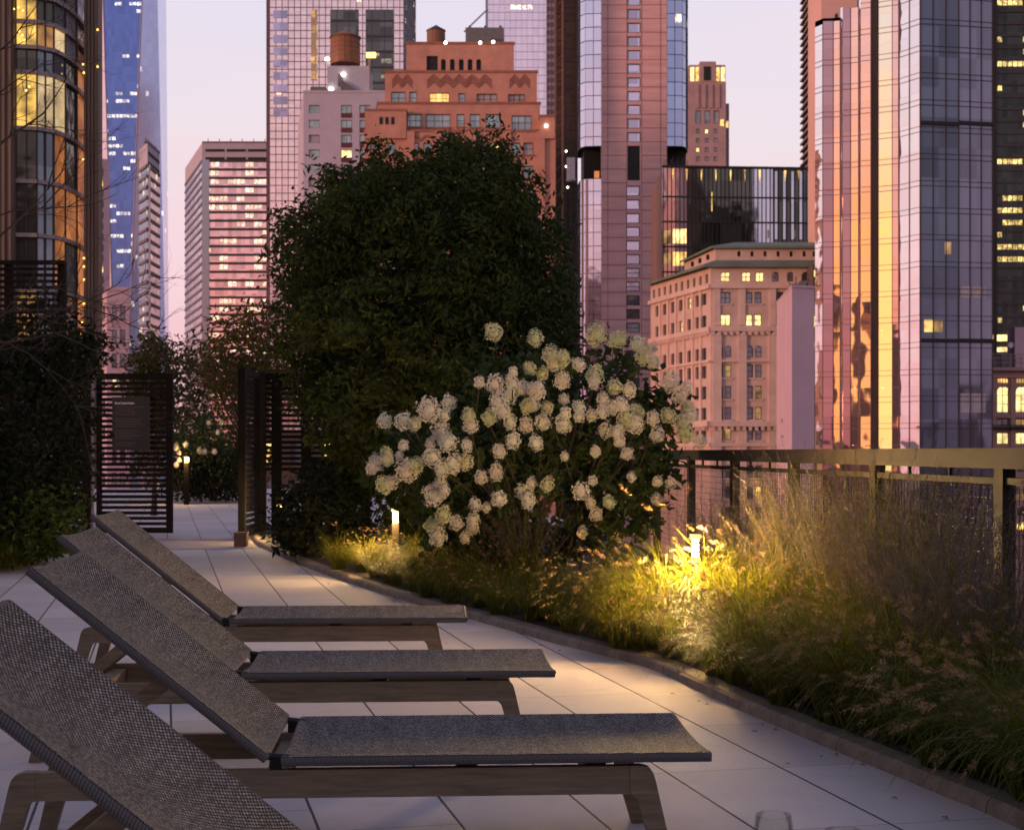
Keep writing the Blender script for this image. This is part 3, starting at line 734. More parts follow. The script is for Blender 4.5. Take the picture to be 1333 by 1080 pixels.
# ---- dark glass block -----------------------------------------------------------------
def dark_block():
    Y = 262.0
    t = empty('glass_block', label='low dark glass block with vertical fins and small lights along its roof edge', cat='office building')
    f = Fac((px(862, Y), Y), (px(1066, Y + 2), Y + 2)); fs = Fac((px(848, Y * 1.09), Y * 1.09), (px(862, Y), Y))
    zt = f.Z(218)
    brown = simple('brown_metal_side', (.26, .10, .045), .5, .3, var=.35, scale=.4, stretch=(1, 1, .1))
    q = MB(); fs.quad(q, 0, fs.L, GROUND, zt); q.build('side_wall', brown, t)
    dk = glass('smoked_block_glass', (.11, .105, .085), .6, .07, (1.7, 3.6), lit=.012, lits=1.2, wob=.02, wscale=.25, var=.5)
    pl = glass('block_reflection_glass', (.66, .63, .70), .92, .05, (1.7, 3.6), wob=.006, wscale=.25, var=.12)  # paler tint paints bright reflections onto the block's dark glass
    cuts = [(862, 894, pl), (894, 980, dk), (980, 1006, pl), (1006, 1066, dk)]
    for a, b, g in cuts:
        q = MB(); f.quad(q, f.U(a), f.U(b), GROUND, zt); q.build('glazing', g, t)
    m = MB()
    for x in frange(863, 1066, 5.35): f.box(m, f.U(x), f.U(x) + .13, GROUND, zt, .004, .16)
    m.build('fins', M['bronze'], t)
    m = MB()
    for x in frange(1007, 1066, 10.7): f.quad(m, f.U(x) + .18, f.U(x + 4.8), pz(310, Y), zt - .4, d=.06)
    m.build('painted_reflections', pl, t)  # further reflections painted as thin pale sheets
    for y in (256, 288.5, 321, 354, 387, 420, 455):
        m = MB(); z = f.Z(y); f.box(m, 0, f.L, z - .12, z + .12, .165, .22); m.build('floor_line', M['bronze'], t)
    shell(t, [(fs.A.x, fs.A.y), (f.A.x, f.A.y), (f.B.x, f.B.y), (f.B.x, Y + 40)], GROUND, zt, M['bronze'], skip=(0, 1))
    m = MB(); f.box(m, -.05, f.L, zt + .003, zt + .3, -.6, .45); m.build('roof_edge', M['bronze'], t)
    for x in (876, 894, 913, 932, 951, 970, 989, 1022, 1040):
        m = MB(); u = f.U(x); z = zt - .25; W = f.W
        m.hexa([W(u - .03, z - 1.9, .06), W(u + .03, z - 1.9, .06), W(u + .03, z - 1.9, .02), W(u - .03, z - 1.9, .02), W(u - .17, z, .12), W(u + .17, z, .12), W(u + .17, z, .02), W(u - .17, z, .02)])
        m.build('roof_light', M['lit1'], t)
    for (x0, x1, y0, y1, k) in ((876, 893.5, 298, 317, 'lit2'), (876, 893.5, 328, 346, 'lit1'), (863.5, 873, 300, 317, 'lit3'), (863.5, 873, 330, 344, 'lit3'), (876, 893, 360, 378, 'lit3'), (926, 928, 250, 275, 'lit1')):
        h = f.rect(x0, x1, y0, y1); m = MB(); f.quad(m, *h, d=.05)
        m.build('lit_window', M[k], t)
    m = MB()
    for k in range(14):
        x = 864 + 2.4 * k; f.box(m, f.U(x), f.U(x) + .08, zt + .3, zt + .9 + .5 * (k % 3), -.4, -.3)
    m.build('roof_rail', M['bronze'], t)
dark_block()

# ---- limestone building with green roof ----------------------------------------------
def limestone():
    Y = 200.0; Yl = 222.0
    t = empty('limestone_building', label='ornate limestone building with a green copper roof and arched lit windows above the railing', cat='building')
    f = Fac((px(925, Y), Y), (px(1075, Y), Y)); fl = Fac((px(847, Yl), Yl), (px(925, Y), Y))
    q7 = lambda zx, zy: (680 + zx / 3.1775, 280 + zy / 3.1775)
    z_eave = f.Z(345); r = random.Random(12)
    front = []
    rowsf = [((235, 275), 1), ((318, 366), 0), ((410, 458), 0), ((540, 588), 1), ((618, 672), 0), ((706, 760), 0), ((793, 845), 0), ((880, 930), 0)]
    pairs = [((803, 830), (838, 865)), ((927, 955), (963, 991)), ((1050, 1078), (1086, 1114)), ((1172, 1200), (1208, 1236))]
    specs = []
    for ri, ((y0, y1), ar) in enumerate(rowsf):
        cols = [p for pr in pairs for p in pr]
        if ri == 0: cols = [(820, 860), (908, 945), (965, 1000), (1032, 1062), (1095, 1122), (1158, 1185), (1204, 1232)]
        if ri in (1, 2): cols = [(820, 862), (925, 953), (960, 990), (1048, 1080), (1172, 1200), (1208, 1238)]
        for (a, b) in cols:
            p0 = q7(a, y0); p1 = q7(b, y1)
            lit = (ri == 0 and a in (820, 908, 965, 1204)) or (ri == 2 and a in (820, 925, 960, 1208)) or (ri in (4, 7) and a == 838) or (ri == 5 and a == 963) or (ri == 6 and a == 963) or (ri == 7 and a == 803)
            specs.append((f.rect(p0[0], p1[0], p0[1], p1[1]), ar, ('lit2' if ri in (0, 2) else 'lit3') if lit else 'pane'))
    for k in range(8):     # storeys seen through the railing
        for (a, b) in ((932.5, 941), (944, 952.5), (972, 981), (983, 992)):
            y = 588 + 17.6 + 27 * k
            specs.append((f.rect(a, b, y, y + 16), 0, 'lit1' if (a in (932.5, 983) and k in (1, 3)) else 'pane'))
    wm = MB(); f.wall(wm, 0, f.L, GROUND, z_eave, [s[0] for s in specs], .4)
    wm.face([f.W(f.L, GROUND), f.W(f.L, GROUND, -25), f.W(f.L, z_eave, -25), f.W(f.L, z_eave)])
    for h, ar, k in specs: window(f, h, t, M['winframe'], M[k], .1, 2 if h[1] - h[0] > 1.0 else 1, 2, .38, sill=not ar, arch=bool(ar), wallmb=wm, smat=M['limestone_trim'])
    # left side
    specs = []
    lrows = [(318, 366), (410, 458), (545, 595), (620, 672), (706, 760), (795, 845), (885, 930)]
    zref = [(f.Z(q7(0, a)[1]), f.Z(q7(0, b)[1])) for a, b in lrows]
    cols = [558, 588, 622, 655, 690, 724, 752]
    for ri, (za, zb) in enumerate(zref):
        for ci, cxx in enumerate(cols):
            u = fl.U(q7(cxx, 0)[0]); specs.append(((u - .75, u + .75, zb, za), 1 if ri == 2 else 0))
    for ci in range(10):
        u = fl.L * (ci + .6) / 10.2; specs.append(((u - .45, u + .45, f.Z(q7(0, 278)[1]), f.Z(q7(0, 240)[1])), 1))
    fl.wall(wm, 0, fl.L, GROUND, z_eave, [s[0] for s in specs], .4)
    wm.build('wall', M['limestone'], t)
    dm = MB()
    for h, ar in specs[:49]: window(fl, h, t, M['winframe'], panes(r, .03, blind=.1), .12, 1, 2, .38, sill=False)
    for h, ar in specs[49:]: window(fl, h, t, M['winframe'], M['pane'], .1, 1, 1, .38, sill=False)
    # piers, cornices, dentils
    for x in (897, 920, 882, 905):
        pass
    for zx in (788, 892, 1018, 1140):
        p = q7(zx, 0)[0]; m = MB(); u = f.U(p); f.box(m, u, u + 1.1, GROUND, f.Z(q7(0, 470)[1]), .003, .30); f.box(m, u + .15, u + .95, f.Z(q7(0, 455)[1]), f.Z(q7(0, 288)[1]), .003, .2); m.build('pilaster', M['limestone_trim'], t)
    for cxx in (572, 605, 638, 672, 707, 740):
        u = fl.U(q7(cxx, 0)[0]); m = MB(); fl.box(m, u - .35, u + .35, GROUND, f.Z(q7(0, 290)[1]), .003, .22); m.build('pilaster', M['limestone_trim'], t)
    for (zy, h, pr) in ((288, .5, .45), (462, .6, .5), (480, .25, .3), (852, .7, .8), (866, .3, .5), (940, .5, .4), (600, .25, .35)):
        z = f.Z(q7(0, zy)[1])
        m = MB(); f.box(m, 0, f.L, z - h, z, .005, pr); fl.box(m, 0, fl.L + pr * .9, z - h, z - .002, .005, pr); m.build('cornice', M['limestone_trim'], t)
        if zy in (852, 462):
            m = MB()
            for k in range(int(f.L / .8)): f.box(m, k * .8 + .1, k * .8 + .5, z - h - .5, z - h - .003, .005, pr * .8)
            for k in range(int(fl.L / .8)): fl.box(m, k * .8 + .1, k * .8 + .5, z - h - .5, z - h - .003, .005, pr * .8)
            m.build('dentils', M['limestone_trim'], t)
    # green roofs: lower eave, attic, upper hip
    ze = z_eave; W = f.W
    m = MB()
    o = .9; zr = f.Z(336)
    A = [f.W(-o, ze, o), f.W(f.L, ze, o), f.W(f.L, zr, -2.2), f.W(.9, zr, -2.2)]
    m.face(A)
    bl = fl.W(0, ze, o); m.face([bl, f.W(-o, ze, o), f.W(.9, zr, -2.2), fl.W(0, zr, -2.2)])
    m.face([f.W(-o, ze - .35, o), f.W(f.L, ze - .35, o), f.W(f.L, ze, o), f.W(-o, ze, o)]); m.face([fl.W(0, ze - .35, o), f.W(-o, ze - .35, o), f.W(-o, ze, o), bl])
    m.face([f.W(-o, ze - .35, o), f.W(f.L, ze - .35, o), f.W(f.L, ze - .35, -.5), f.W(0, ze - .35, -.5)])
    m.build('lower_roof', M['copper'], t)
    fa = Fac((f.W(.9, 0, -2.2).x, Y + 2.2), (f.B.x, Y + 2.2)); za = fa.Z(321)
    hs = [(fa.U(x), fa.U(x + 4.2), fa.Z(334), fa.Z(327)) for x in (960, 977, 994, 1011, 1028, 1045, 1058)]
    wm = MB(); fa.wall(wm, 0, fa.L, zr, za, hs, .4)
    bk = fl.W(fl.L * .25, 0, -3); wm.face([(bk.x, bk.y, zr), fa.W(0, zr), fa.W(0, za), (bk.x, bk.y, za)]); wm.build('attic_wall', M['limestone'], t)
    for h in hs: window(fa, h, t, M['winframe'], M['dark'], .05, 1, 1, .38, sill=False)
    for k in range(3):
        p = fa.W(0, 0).lerp(Vector((bk.x, bk.y, 0)), .2 + .25 * k); m = MB(); m.box(p.x - .3, p.x + .3, p.y - .35, p.y + .35, fa.Z(334), fa.Z(328)); m.build('attic_window', M['dark'], t)
    zh = fa.Z(310); m = MB()
    e0, e1 = fa.W(-.6, za, .6), fa.W(fa.L, za, .6); r0, r1 = fa.W(3.2, zh, -4), fa.W(fa.L, zh, -4); eb = Vector((bk.x - .6, bk.y, za)); rb = Vector((bk.x + 3, bk.y, zh))
    m.face([e0, e1, r1, r0]); m.face([eb, e0, r0, rb]); m.face([r0, r1, fa.W(fa.L, zh, -14), rb]); m.face([e0 - Vector((0, 0, .3)), e1 - Vector((0, 0, .3)), e1, e0]); m.face([eb - Vector((0, 0, .3)), e0 - Vector((0, 0, .3)), e0, eb])
    m.build('hip_roof', M['copper'], t)
    for x in (1000, 1035):
        q = pt(x, 310, Y + 8); m = MB(); m.tube([q, q + Vector((0, 0, 1.1))], .12, 6); m.build('finial', M['copper'], t)
limestone()

# ---- mauve blank shaft ----------------------------------------------------------------
def shaft():
    t = empty('plaster_shaft', label='blank mauve shaft with antennas on top standing before the limestone building', cat='building')
    A, B, C_ = (px(1011, 163), 163), (px(1031, 147), 147), (px(1060, 148), 148); zt = pz(374, 147)
    m = MB(); m.prism([A, B, C_, (px(1060, 163), 163)], GROUND, zt); m.build('wall', M['mauve_plaster'], t)
    m = MB(); m.prism([(A[0], A[1] + .2), (B[0] - .05, B[1] - .1), (C_[0] + .05, C_[1] - .1), (C_[0] + .05, 162)], zt + .003, zt + .22); m.build('coping', M['mauve_plaster'], t)
    for (x0, x1, y0) in ((1030, 1038, 370), (1041, 1048, 366), (1050, 1054, 368)):
        m = MB(); m.box(px(x0, 150), px(x1, 150), 149.5, 151, zt + .22, pz(y0, 150)); m.build('roof_box', M['roofgrey'], t)
    for x, y in ((1036, 360), (1044, 357), (1052, 363)):
        m = MB(); m.tube([(px(x, 152), 152, zt + .2), (px(x, 152), 152, pz(y, 152))], .06, 5); m.build('antenna', M['bronze'], t)
    m = MB(); m.tube([(px(1026, 152), 152, zt + 1.0), (px(1038, 152), 152, zt + .5), (px(1050, 152), 152, zt + 1.2)], .05, 5); m.build('cable', M['bronze'], t)
    fl = Fac(A, B)
    for (x, y, w, h) in ((1017, 545, 2.2, 5), (1017, 566, 3, 4)):
        hh = fl.rect(x, x + w, y, y + h); m = MB(); fl.box(m, *hh, .003, .05); m.build('wall_mark', simple('mark_pink_%d' % y, (.40, .25, .28), .8), t)
shaft()

# ---- striped dark tower far right of the sky -------------------------------------------
def striped():
    t = empty('balcony_tower', label='thin dark tower edge with slanting pale balcony lines, left of the pleated glass tower', cat='skyscraper')
    f = Fac((px(1045, 360), 360), (px(1067, 338), 338)); zt = pz(-40, 350)
    q = MB(); f.quad(q, 0, f.L, GROUND, zt); q.build('wall', M['dark'], t)
    zz = frange(GROUND, zt, 1.65)
    for k, z in enumerate(zz[-95:]):
        m = MB(); f.box(m, .1, f.L, z, z + .42, .004, .7); m.build('balcony', M['slab'], t)
    shell(t, [(f.A.x, f.A.y), (f.B.x, f.B.y), (f.B.x + 20, f.B.y), (f.B.x + 20, 372)], GROUND, zt, M['darkmetal'], skip=(0,))
striped()

# ---- pleated glass tower at right -------------------------------------------------------
def pleated():
    t = empty('glass_tower', label='pleated glass tower at right whose strips mirror the orange sunset', cat='skyscraper')
    zt = pz(-70, 190)
    specs = [(1061, 1071.5, 66, 'w'), (1071.5, 1085, 6, 'm'), (1085, 1094, 24, 'r'), (1094, 1097, 70, 'w'), (1097, 1107.5, 8, 'm'), (1107.5, 1118, 28, 'r'), (1118, 1120.5, 70, 'w'), (1120.5, 1134, 27, 'r'),
             (1134, 1144, 0, 'd'), (1144, 1162, 31.5, 'y'), (1162, 1170, 14, 'r'), (1170, 1198, 62, 'w')]
    right = [(1198, 1248, -10, 'b'), (1248, 1292, -13, 'v')]
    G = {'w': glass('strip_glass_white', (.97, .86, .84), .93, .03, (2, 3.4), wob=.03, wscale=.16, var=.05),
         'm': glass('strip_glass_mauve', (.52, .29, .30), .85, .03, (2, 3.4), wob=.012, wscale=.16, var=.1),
         'r': glass('strip_glass_rose', (.97, .60, .52), .92, .03, (2, 3.4), wob=.014, wscale=.16, var=.05),  # pleat tints hold part of the mirrored sunset colour
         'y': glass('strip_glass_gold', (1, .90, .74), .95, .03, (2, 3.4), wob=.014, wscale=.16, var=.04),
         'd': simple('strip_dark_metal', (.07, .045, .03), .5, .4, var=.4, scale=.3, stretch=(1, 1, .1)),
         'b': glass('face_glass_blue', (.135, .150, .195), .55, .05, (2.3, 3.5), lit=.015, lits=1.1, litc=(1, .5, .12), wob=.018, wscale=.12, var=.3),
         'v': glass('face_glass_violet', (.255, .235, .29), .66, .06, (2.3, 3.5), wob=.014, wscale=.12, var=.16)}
    P0 = Vector((px(1198, 178), 178, 0)); chain = []
    P = P0.copy()
    for (a, b, be, g) in reversed(specs):
        u = Vector((math.cos(R(be)), -math.sin(R(be)), 0)); k = (a - CX) / F
        s = (k * P.y - P.x) / (u.x - k * u.y); Q = P + u * s; chain.append((Q.copy(), P.copy(), g, a)); P = Q
    left_end = P.copy(); P = P0.copy(); rch = []
    for (a, b, be, g) in right:
        u = Vector((math.cos(R(be)), -math.sin(R(be)), 0)); k = (b - CX) / F
        s = (k * P.y - P.x) / (u.x - k * u.y); Q = P + u * s; rch.append((P.copy(), Q.copy(), g, a)); P = Q
    tops = {1071.5: 28, 1085: 28, 1061: 36, 1094: 11, 1097: 11, 1107.5: 11}
    hz0 = frange(GROUND, zt, 3.12)
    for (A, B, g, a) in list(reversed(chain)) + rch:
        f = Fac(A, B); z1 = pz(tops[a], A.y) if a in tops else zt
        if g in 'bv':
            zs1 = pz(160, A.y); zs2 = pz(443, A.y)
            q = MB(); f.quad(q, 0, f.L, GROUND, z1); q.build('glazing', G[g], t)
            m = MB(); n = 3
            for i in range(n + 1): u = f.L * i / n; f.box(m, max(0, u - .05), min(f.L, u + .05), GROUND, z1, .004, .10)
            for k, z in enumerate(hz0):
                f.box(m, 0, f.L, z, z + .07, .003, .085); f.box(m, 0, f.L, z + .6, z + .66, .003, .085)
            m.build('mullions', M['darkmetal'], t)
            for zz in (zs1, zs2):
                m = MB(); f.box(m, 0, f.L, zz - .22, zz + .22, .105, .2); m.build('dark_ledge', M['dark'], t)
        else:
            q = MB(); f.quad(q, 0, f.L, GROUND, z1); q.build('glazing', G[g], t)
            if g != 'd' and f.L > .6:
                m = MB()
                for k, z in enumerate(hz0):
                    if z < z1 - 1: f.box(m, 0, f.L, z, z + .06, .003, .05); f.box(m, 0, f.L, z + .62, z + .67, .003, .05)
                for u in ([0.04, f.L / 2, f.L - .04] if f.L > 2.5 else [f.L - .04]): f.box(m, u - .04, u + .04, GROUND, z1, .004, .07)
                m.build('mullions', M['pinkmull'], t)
    pts = [(c[0].x, c[0].y) for c in reversed(chain)] + [(rch[0][0].x, rch[0][0].y), (rch[1][0].x, rch[1][0].y), (rch[1][1].x, rch[1][1].y), (px(1290, 199), 199), (px(1066, 199), 199)]
    n = len(pts)
    shell(t, pts, GROUND, pz(40, 190), M['darkmetal'], skip=tuple(range(n - 3)), roof=True)
    # rose stone core rising behind the lower pleats
    m = MB(); m.box(px(1069, 203), px(1116, 203), 203, 212, GROUND, pz(-30, 203)); m.build('core_wall', simple('rose_core', (.80, .46, .37), .8, var=.06, scale=.1), t)
    m = MB(); m.box(px(1088, 201), px(1091, 201), 201, 201.8, pz(40, 201), pz(18, 201)); m.build('vent_stack', M['bronze'], t)
    # dark annex at its foot
    m = MB(); m.box(px(1058, 196), px(1074, 196), 196, 200, GROUND, pz(345, 196)); m.build('annex', simple('annex_stone', (.13, .09, .075), .8, var=.3), t)
    for (x0, x1, y0, y1, k) in ((1060, 1071, 412, 425, 'lit2'), (1060, 1070, 352, 360, 'lit2'), (1072, 1080, 425, 436, 'lit3'), (1060, 1068, 446, 452, 'lit3')):
        q = MB(); q.box(px(x0, 195.9), px(min(x1, 1073.5), 195.9), 195.8, 195.99, pz(y1, 195.9), pz(y0, 195.9)); q.build('lit_window', M[k], t)
    f = Fac(rch[0][0], rch[0][1])
    for (x0, x1, y0, y1, k) in ((1203, 1214, 416, 432, 'lit1'), (1216, 1227, 416, 432, 'lit3'), (1230, 1238, 315, 331, 'lit3')):
        h = f.rect(x0, x1, y0, y1); q = MB(); f.quad(q, *h, d=.02); q.build('lit_window', M[k], t)
    fv = Fac(rch[1][0], rch[1][1])
    for (y0, y1) in ((373, 388), (512, 537)):
        h = fv.rect(1246.5, 1283, y0, y1); q = MB(); fv.quad(q, h[0] + .3, h[1], h[2], h[3], d=.02); q.build('blind_window', M['blind'], t)
pleated()

# ---- dark tower at the right edge ------------------------------------------------------
def dark_right():
    Y = 330.0
    t = empty('office_tower', label='nearly black office tower with bands of yellow lit windows at the right edge', cat='skyscraper')
    f = Fac((px(1278, Y), Y), (px(1400, Y), Y)); zt = pz(-60, Y)
    g = glass('black_office_glass', (.028, .032, .028), .35, .15, (1.1, 2.62), lit=.30, litrow=.3, runs=4, litc=(1, .68, .22), lits=2.0, band=(.2, .62), wob=.008, var=.5)
    q = MB(); f.quad(q, 0, f.L, GROUND, zt); q.build('glazing', g, t)
    for k, z in enumerate(frange(GROUND, zt, 2.62)[-60:]):
        m = MB(); f.box(m, 0, f.L, z, z + .5, .004, .25); m.build('spandrel_band', M['darkmetal'] if k % 3 else M['bronze'], t)
    m = MB()
    f.box(m, f.U(1290), f.U(1297), GROUND, zt, .255, .5)
    m.build('corner_pier', M['dark'], t)
    shell(t, [(f.A.x, Y), (f.B.x, Y), (f.B.x, Y + 30), (f.A.x, Y + 30)], GROUND, zt, M['dark'], skip=(0,))
    for (x0, x1, y0, y1) in ((1297, 1322, 436, 444), (1288.5, 1292, 436, 444), (1297, 1312, 452, 458)):
        h = f.rect(x0, x1, y0, y1); m = MB(); f.box(m, *h, .30 if x0 > 1295 else .51, .55); m.build('lit_window', M['lit2'], t)
dark_right()

# ---- ornate pink building lower right ---------------------------------------------------
def ornate():
    Y = 192.0
    t = empty('ornate_building', label='ornate pink building with tall arched yellow windows at the right above the railing', cat='building')
    st = simple('rose_facade', (.50, .28, .24), .8, var=.15, scale=.6)
    f = Fac((px(1278, Y), Y), (px(1400, Y), Y)); zt = f.Z(478)
    specs = []
    for i in range(5):
        x = 1298 + 24.3 * (i - .0)
        if i == 4: x = 1285.5; w = 4
        else: w = 15.5
        specs.append((f.rect(x, x + w, 503, 537), 1, 'lit2')); specs.append((f.rect(x, x + w, 545, 554), 0, 'lit3' if i % 2 else 'pane')); specs.append((f.rect(x, x + w, 563, 578), 0, 'lit2'))
        for k in range(5):
            specs.append((f.rect(x + 1.5, x + w - 2, 603 + 19 * k, 614 + 19 * k), 0, ('pane', 'lit1', 'lit3', 'pane', 'lit1')[k]))
    wm = MB(); f.wall(wm, 0, f.L, GROUND, zt, [s[0] for s in specs], .35)
    for h, ar, k in specs: window(f, h, t, M['winframe'], M[k], .09, 2 if h[1] - h[0] > .6 else 1, 3 if ar else 1, .33, sill=False, arch=bool(ar), wallmb=wm)
    shellp = [(f.A.x, Y), (f.B.x, Y), (f.B.x, Y + 20), (f.A.x, Y + 20)]
    for i in (1, 2, 3):
        a, b = shellp[i], shellp[(i + 1) % 4]; wm.face([(a[0], a[1], GROUND), (b[0], b[1], GROUND), (b[0], b[1], zt), (a[0], a[1], zt)])
    wm.face([(a[0], a[1], zt) for a in shellp]); wm.build('wall', st, t)
    for y, h, p in ((479, .35, .7), (488.5, .3, .4), (540, .35, .3), (583, .4, .5)):
        m = MB(); z = f.Z(y); f.box(m, 0, f.L, z - h, z, .004, p); m.build('cornice', st, t)
    m = MB(); z = f.Z(557)
    f.box(m, 0, f.L, z - .1, z + .1, .004, .8)
    for k in range(60): f.box(m, k * .17, k * .17 + .06, z + .1, z + .45, .7, .76)
    m.build('balcony_rail', M['dark'], t)
    for i in range(5):
        m = MB(); u = f.U(1293.5 + 24.3 * i); f.box(m, u - .25, u + .25, f.Z(583), f.Z(490), .003, .28); m.build('pilaster', st, t)
        m = MB(); u0 = f.U(1298 + 24.3 * i)
        for k in range(4): f.box(m, u0 + .1 + k * .33, u0 + .28 + k * .33, f.Z(498), f.Z(493), .003, .06)
        m.build('frieze_lights', M['lit1'], t)
    Yr = Y + 3
    for (x0, x1, y0, mt) in ((1286, 1300, 463, 'roofgrey'), (1303, 1318, 460, 'greymetal'), (1321, 1345, 426, 'mauve_plaster'), (1289, 1293, 457, 'slab')):
        m = MB(); m.box(px(x0, Yr), px(x1, Yr), Yr, Yr + 3, zt + .01, pz(y0, Yr)); m.build('roof_box', M[mt], t)
    m = MB()
    for y in (461, 466, 472): m.tube([(px(1285, Y + 1), Y + 1, pz(y, Y + 1)), (px(1345, Y + 1), Y + 1, pz(y, Y + 1))], .05, 5)
    for x in frange(1287, 1345, 7): m.tube([(px(x, Y + 1), Y + 1, zt), (px(x, Y + 1), Y + 1, pz(461, Y + 1))], .05, 5)
    m.build('roof_rail', M['slab'], t)
    q = pt(1316, 449, Yr - .8); m = MB(); m.tube([q + Vector((0, .15, 0)), q + Vector((0, .05, 0)), q + Vector((0, 0, 0))], [.1, .28, .36], 16); m.build('satellite_dish', simple('dish_white', (.75, .62, .62), .5), t)
    m = MB(); m.tube([q + Vector((0, .2, -.05)), q + Vector((.0, .4, -1.6))], .05, 6); m.build('dish_stand', M['greymetal'], t)
ornate()

# ---- low dark buildings below the horizon, glimpsed through the fence ---------------------
def low_block(x0, x1, ytop, Y, label, seed):
    t = empty('street_building', label=label, cat='building')
    f = Fac((px(x0, Y), Y), (px(x1, Y), Y)); zt = pz(ytop, Y); r = random.Random(seed)
    holes = []
    for j in range(8):
        for i in range(int(f.L / 3)):
            holes.append((i * 3 + .7, i * 3 + 2.1, zt - 3.2 - j * 3.6, zt - 1.2 - j * 3.6))
    holes = holes[:100]
    wm = MB(); f.wall(wm, 0, f.L, GROUND, zt, holes)
    wm.face([f.W(0, zt), f.W(f.L, zt), f.W(f.L, zt, -20), f.W(0, zt, -20)]); wm.build('wall', simple('dim_brick_%d' % seed, (.07, .045, .035), .85), t)
    for h in holes: window(f, h, t, M['winframe'], panes(r, .45, ('lit1', 'lit2', 'lit3'), .05), .08, 1, 2, .28, sill=False)
low_block(330, 520, 560, 150, 'low dark brick building with many lit windows glimpsed under the tree', 31)
# ================================================================ TERRACE
GA = -R(12.7)                                    # direction of the paving joints
def catmull(P, n=8):
    out = []
    for i in range(len(P) - 1):
        p0, p1, p2, p3 = P[max(i - 1, 0)], P[i], P[i + 1], P[min(i + 2, len(P) - 1)]
        for k in range(n):
            t = k / n
            out.append(tuple(.5 * ((2 * b) + (-a + c) * t + (2 * a - 5 * b + 4 * c - d) * t * t + (-a + 3 * b - 3 * c + d) * t ** 3) for a, b, c, d in zip(p0, p1, p2, p3)))
    out.append(P[-1]); return out
def railx(Y): return 2.2 - .0776 * (Y - 6.7)

CURB = catmull([(-4.15, 24.0), (-3.42, 20.4), (-2.83, 18.2), (-1.95, 15.4), (-1.47, 14.0), (-.87, 12.4), (-.14, 10.65), (.22, 9.75), (.60, 8.92), (.78, 8.45), (1.02, 7.32), (1.24, 6.40), (1.47, 5.5), (1.60, 4.98), (1.72, 4.2), (1.9, 3.2), (2.2, 2.0)], 6)

def paving_material():
    t = NT('concrete_pavers'); co = t.objco()
    mp = t.n('ShaderNodeMapping'); mp.inputs['Rotation'].default_value = (0, 0, -R(12.7)); t.link(co, mp.inputs['Vector'])
    sp = t.n('ShaderNodeSeparateXYZ'); t.link(mp.outputs[0], sp.inputs[0])
    W_, L_ = .4520, .914
    u = t.math('DIVIDE', t.math('ADD', sp.outputs[0], PAVE_U0), W_)
    cu = t.math('FLOOR', u); fu = t.math('FRACT', u)
    wn = t.n('ShaderNodeTexWhiteNoise', noise_dimensions='1D'); t.link(cu, wn.inputs['W'])
    v = t.math('ADD', t.math('DIVIDE', sp.outputs[1], L_), t.math('MULTIPLY', t.math('FLOOR', t.math('MULTIPLY', wn.outputs[0], 3.0)), .333))
    cv = t.math('FLOOR', v); fv = t.math('FRACT', v)
    eu = t.math('MULTIPLY', t.math('MINIMUM', fu, t.math('SUBTRACT', 1.0, fu)), W_)
    ev = t.math('MULTIPLY', t.math('MINIMUM', fv, t.math('SUBTRACT', 1.0, fv)), L_)
    ju = t.ramp(eu, .0035, .0065, 1, 0); jv = t.ramp(ev, .0012, .0030, 1, 0)
    j = t.math('MAXIMUM', ju, t.math('MULTIPLY', jv, .75))
    cb = t.n('ShaderNodeCombineXYZ'); t.link(cu, cb.inputs[0]); t.link(cv, cb.inputs[1])
    w2 = t.n('ShaderNodeTexWhiteNoise', noise_dimensions='2D'); t.link(cb.outputs[0], w2.inputs['Vector'])
    n1 = t.noise(1.3, 5, co, .65); n2 = t.noise(60, 3, co, .6); n3 = t.noise(5.5, 6, co, .7)
    base = t.mix(w2.outputs[0], (.47, .41, .385), (.61, .54, .515))
    base = t.mix(t.ramp(n1, .35, .70, 0, .55), base, (.43, .385, .375))
    base = t.mix(t.ramp(n3, .56, .74, 0, .42), base, (.32, .28, .265))
    base = t.mix(t.ramp(n2, .3, .75, 0, .30), base, (.40, .37, .36))
    col = t.mix(j, base, (.045, .038, .036))
    h = t.math('ADD', t.math('MULTIPLY', n2, .12), t.math('ADD', t.math('MULTIPLY', t.math('SUBTRACT', 1.0, j), 1.0), t.math('MULTIPLY', w2.outputs[0], .18)))
    t.bsdf(col, t.ramp(n3, .3, .8, .72, .9), 0, t.bump(h, .6, .004), spec=.3)
    return t.m
# phase of the joints: one passes through the joint seen at photo (982,1078)
_q = gp(982, 1078); _a = -R(12.7)
PAVE_U0 = -(math.cos(_a) * _q.x - math.sin(_a) * _q.y) + .4520 * 40

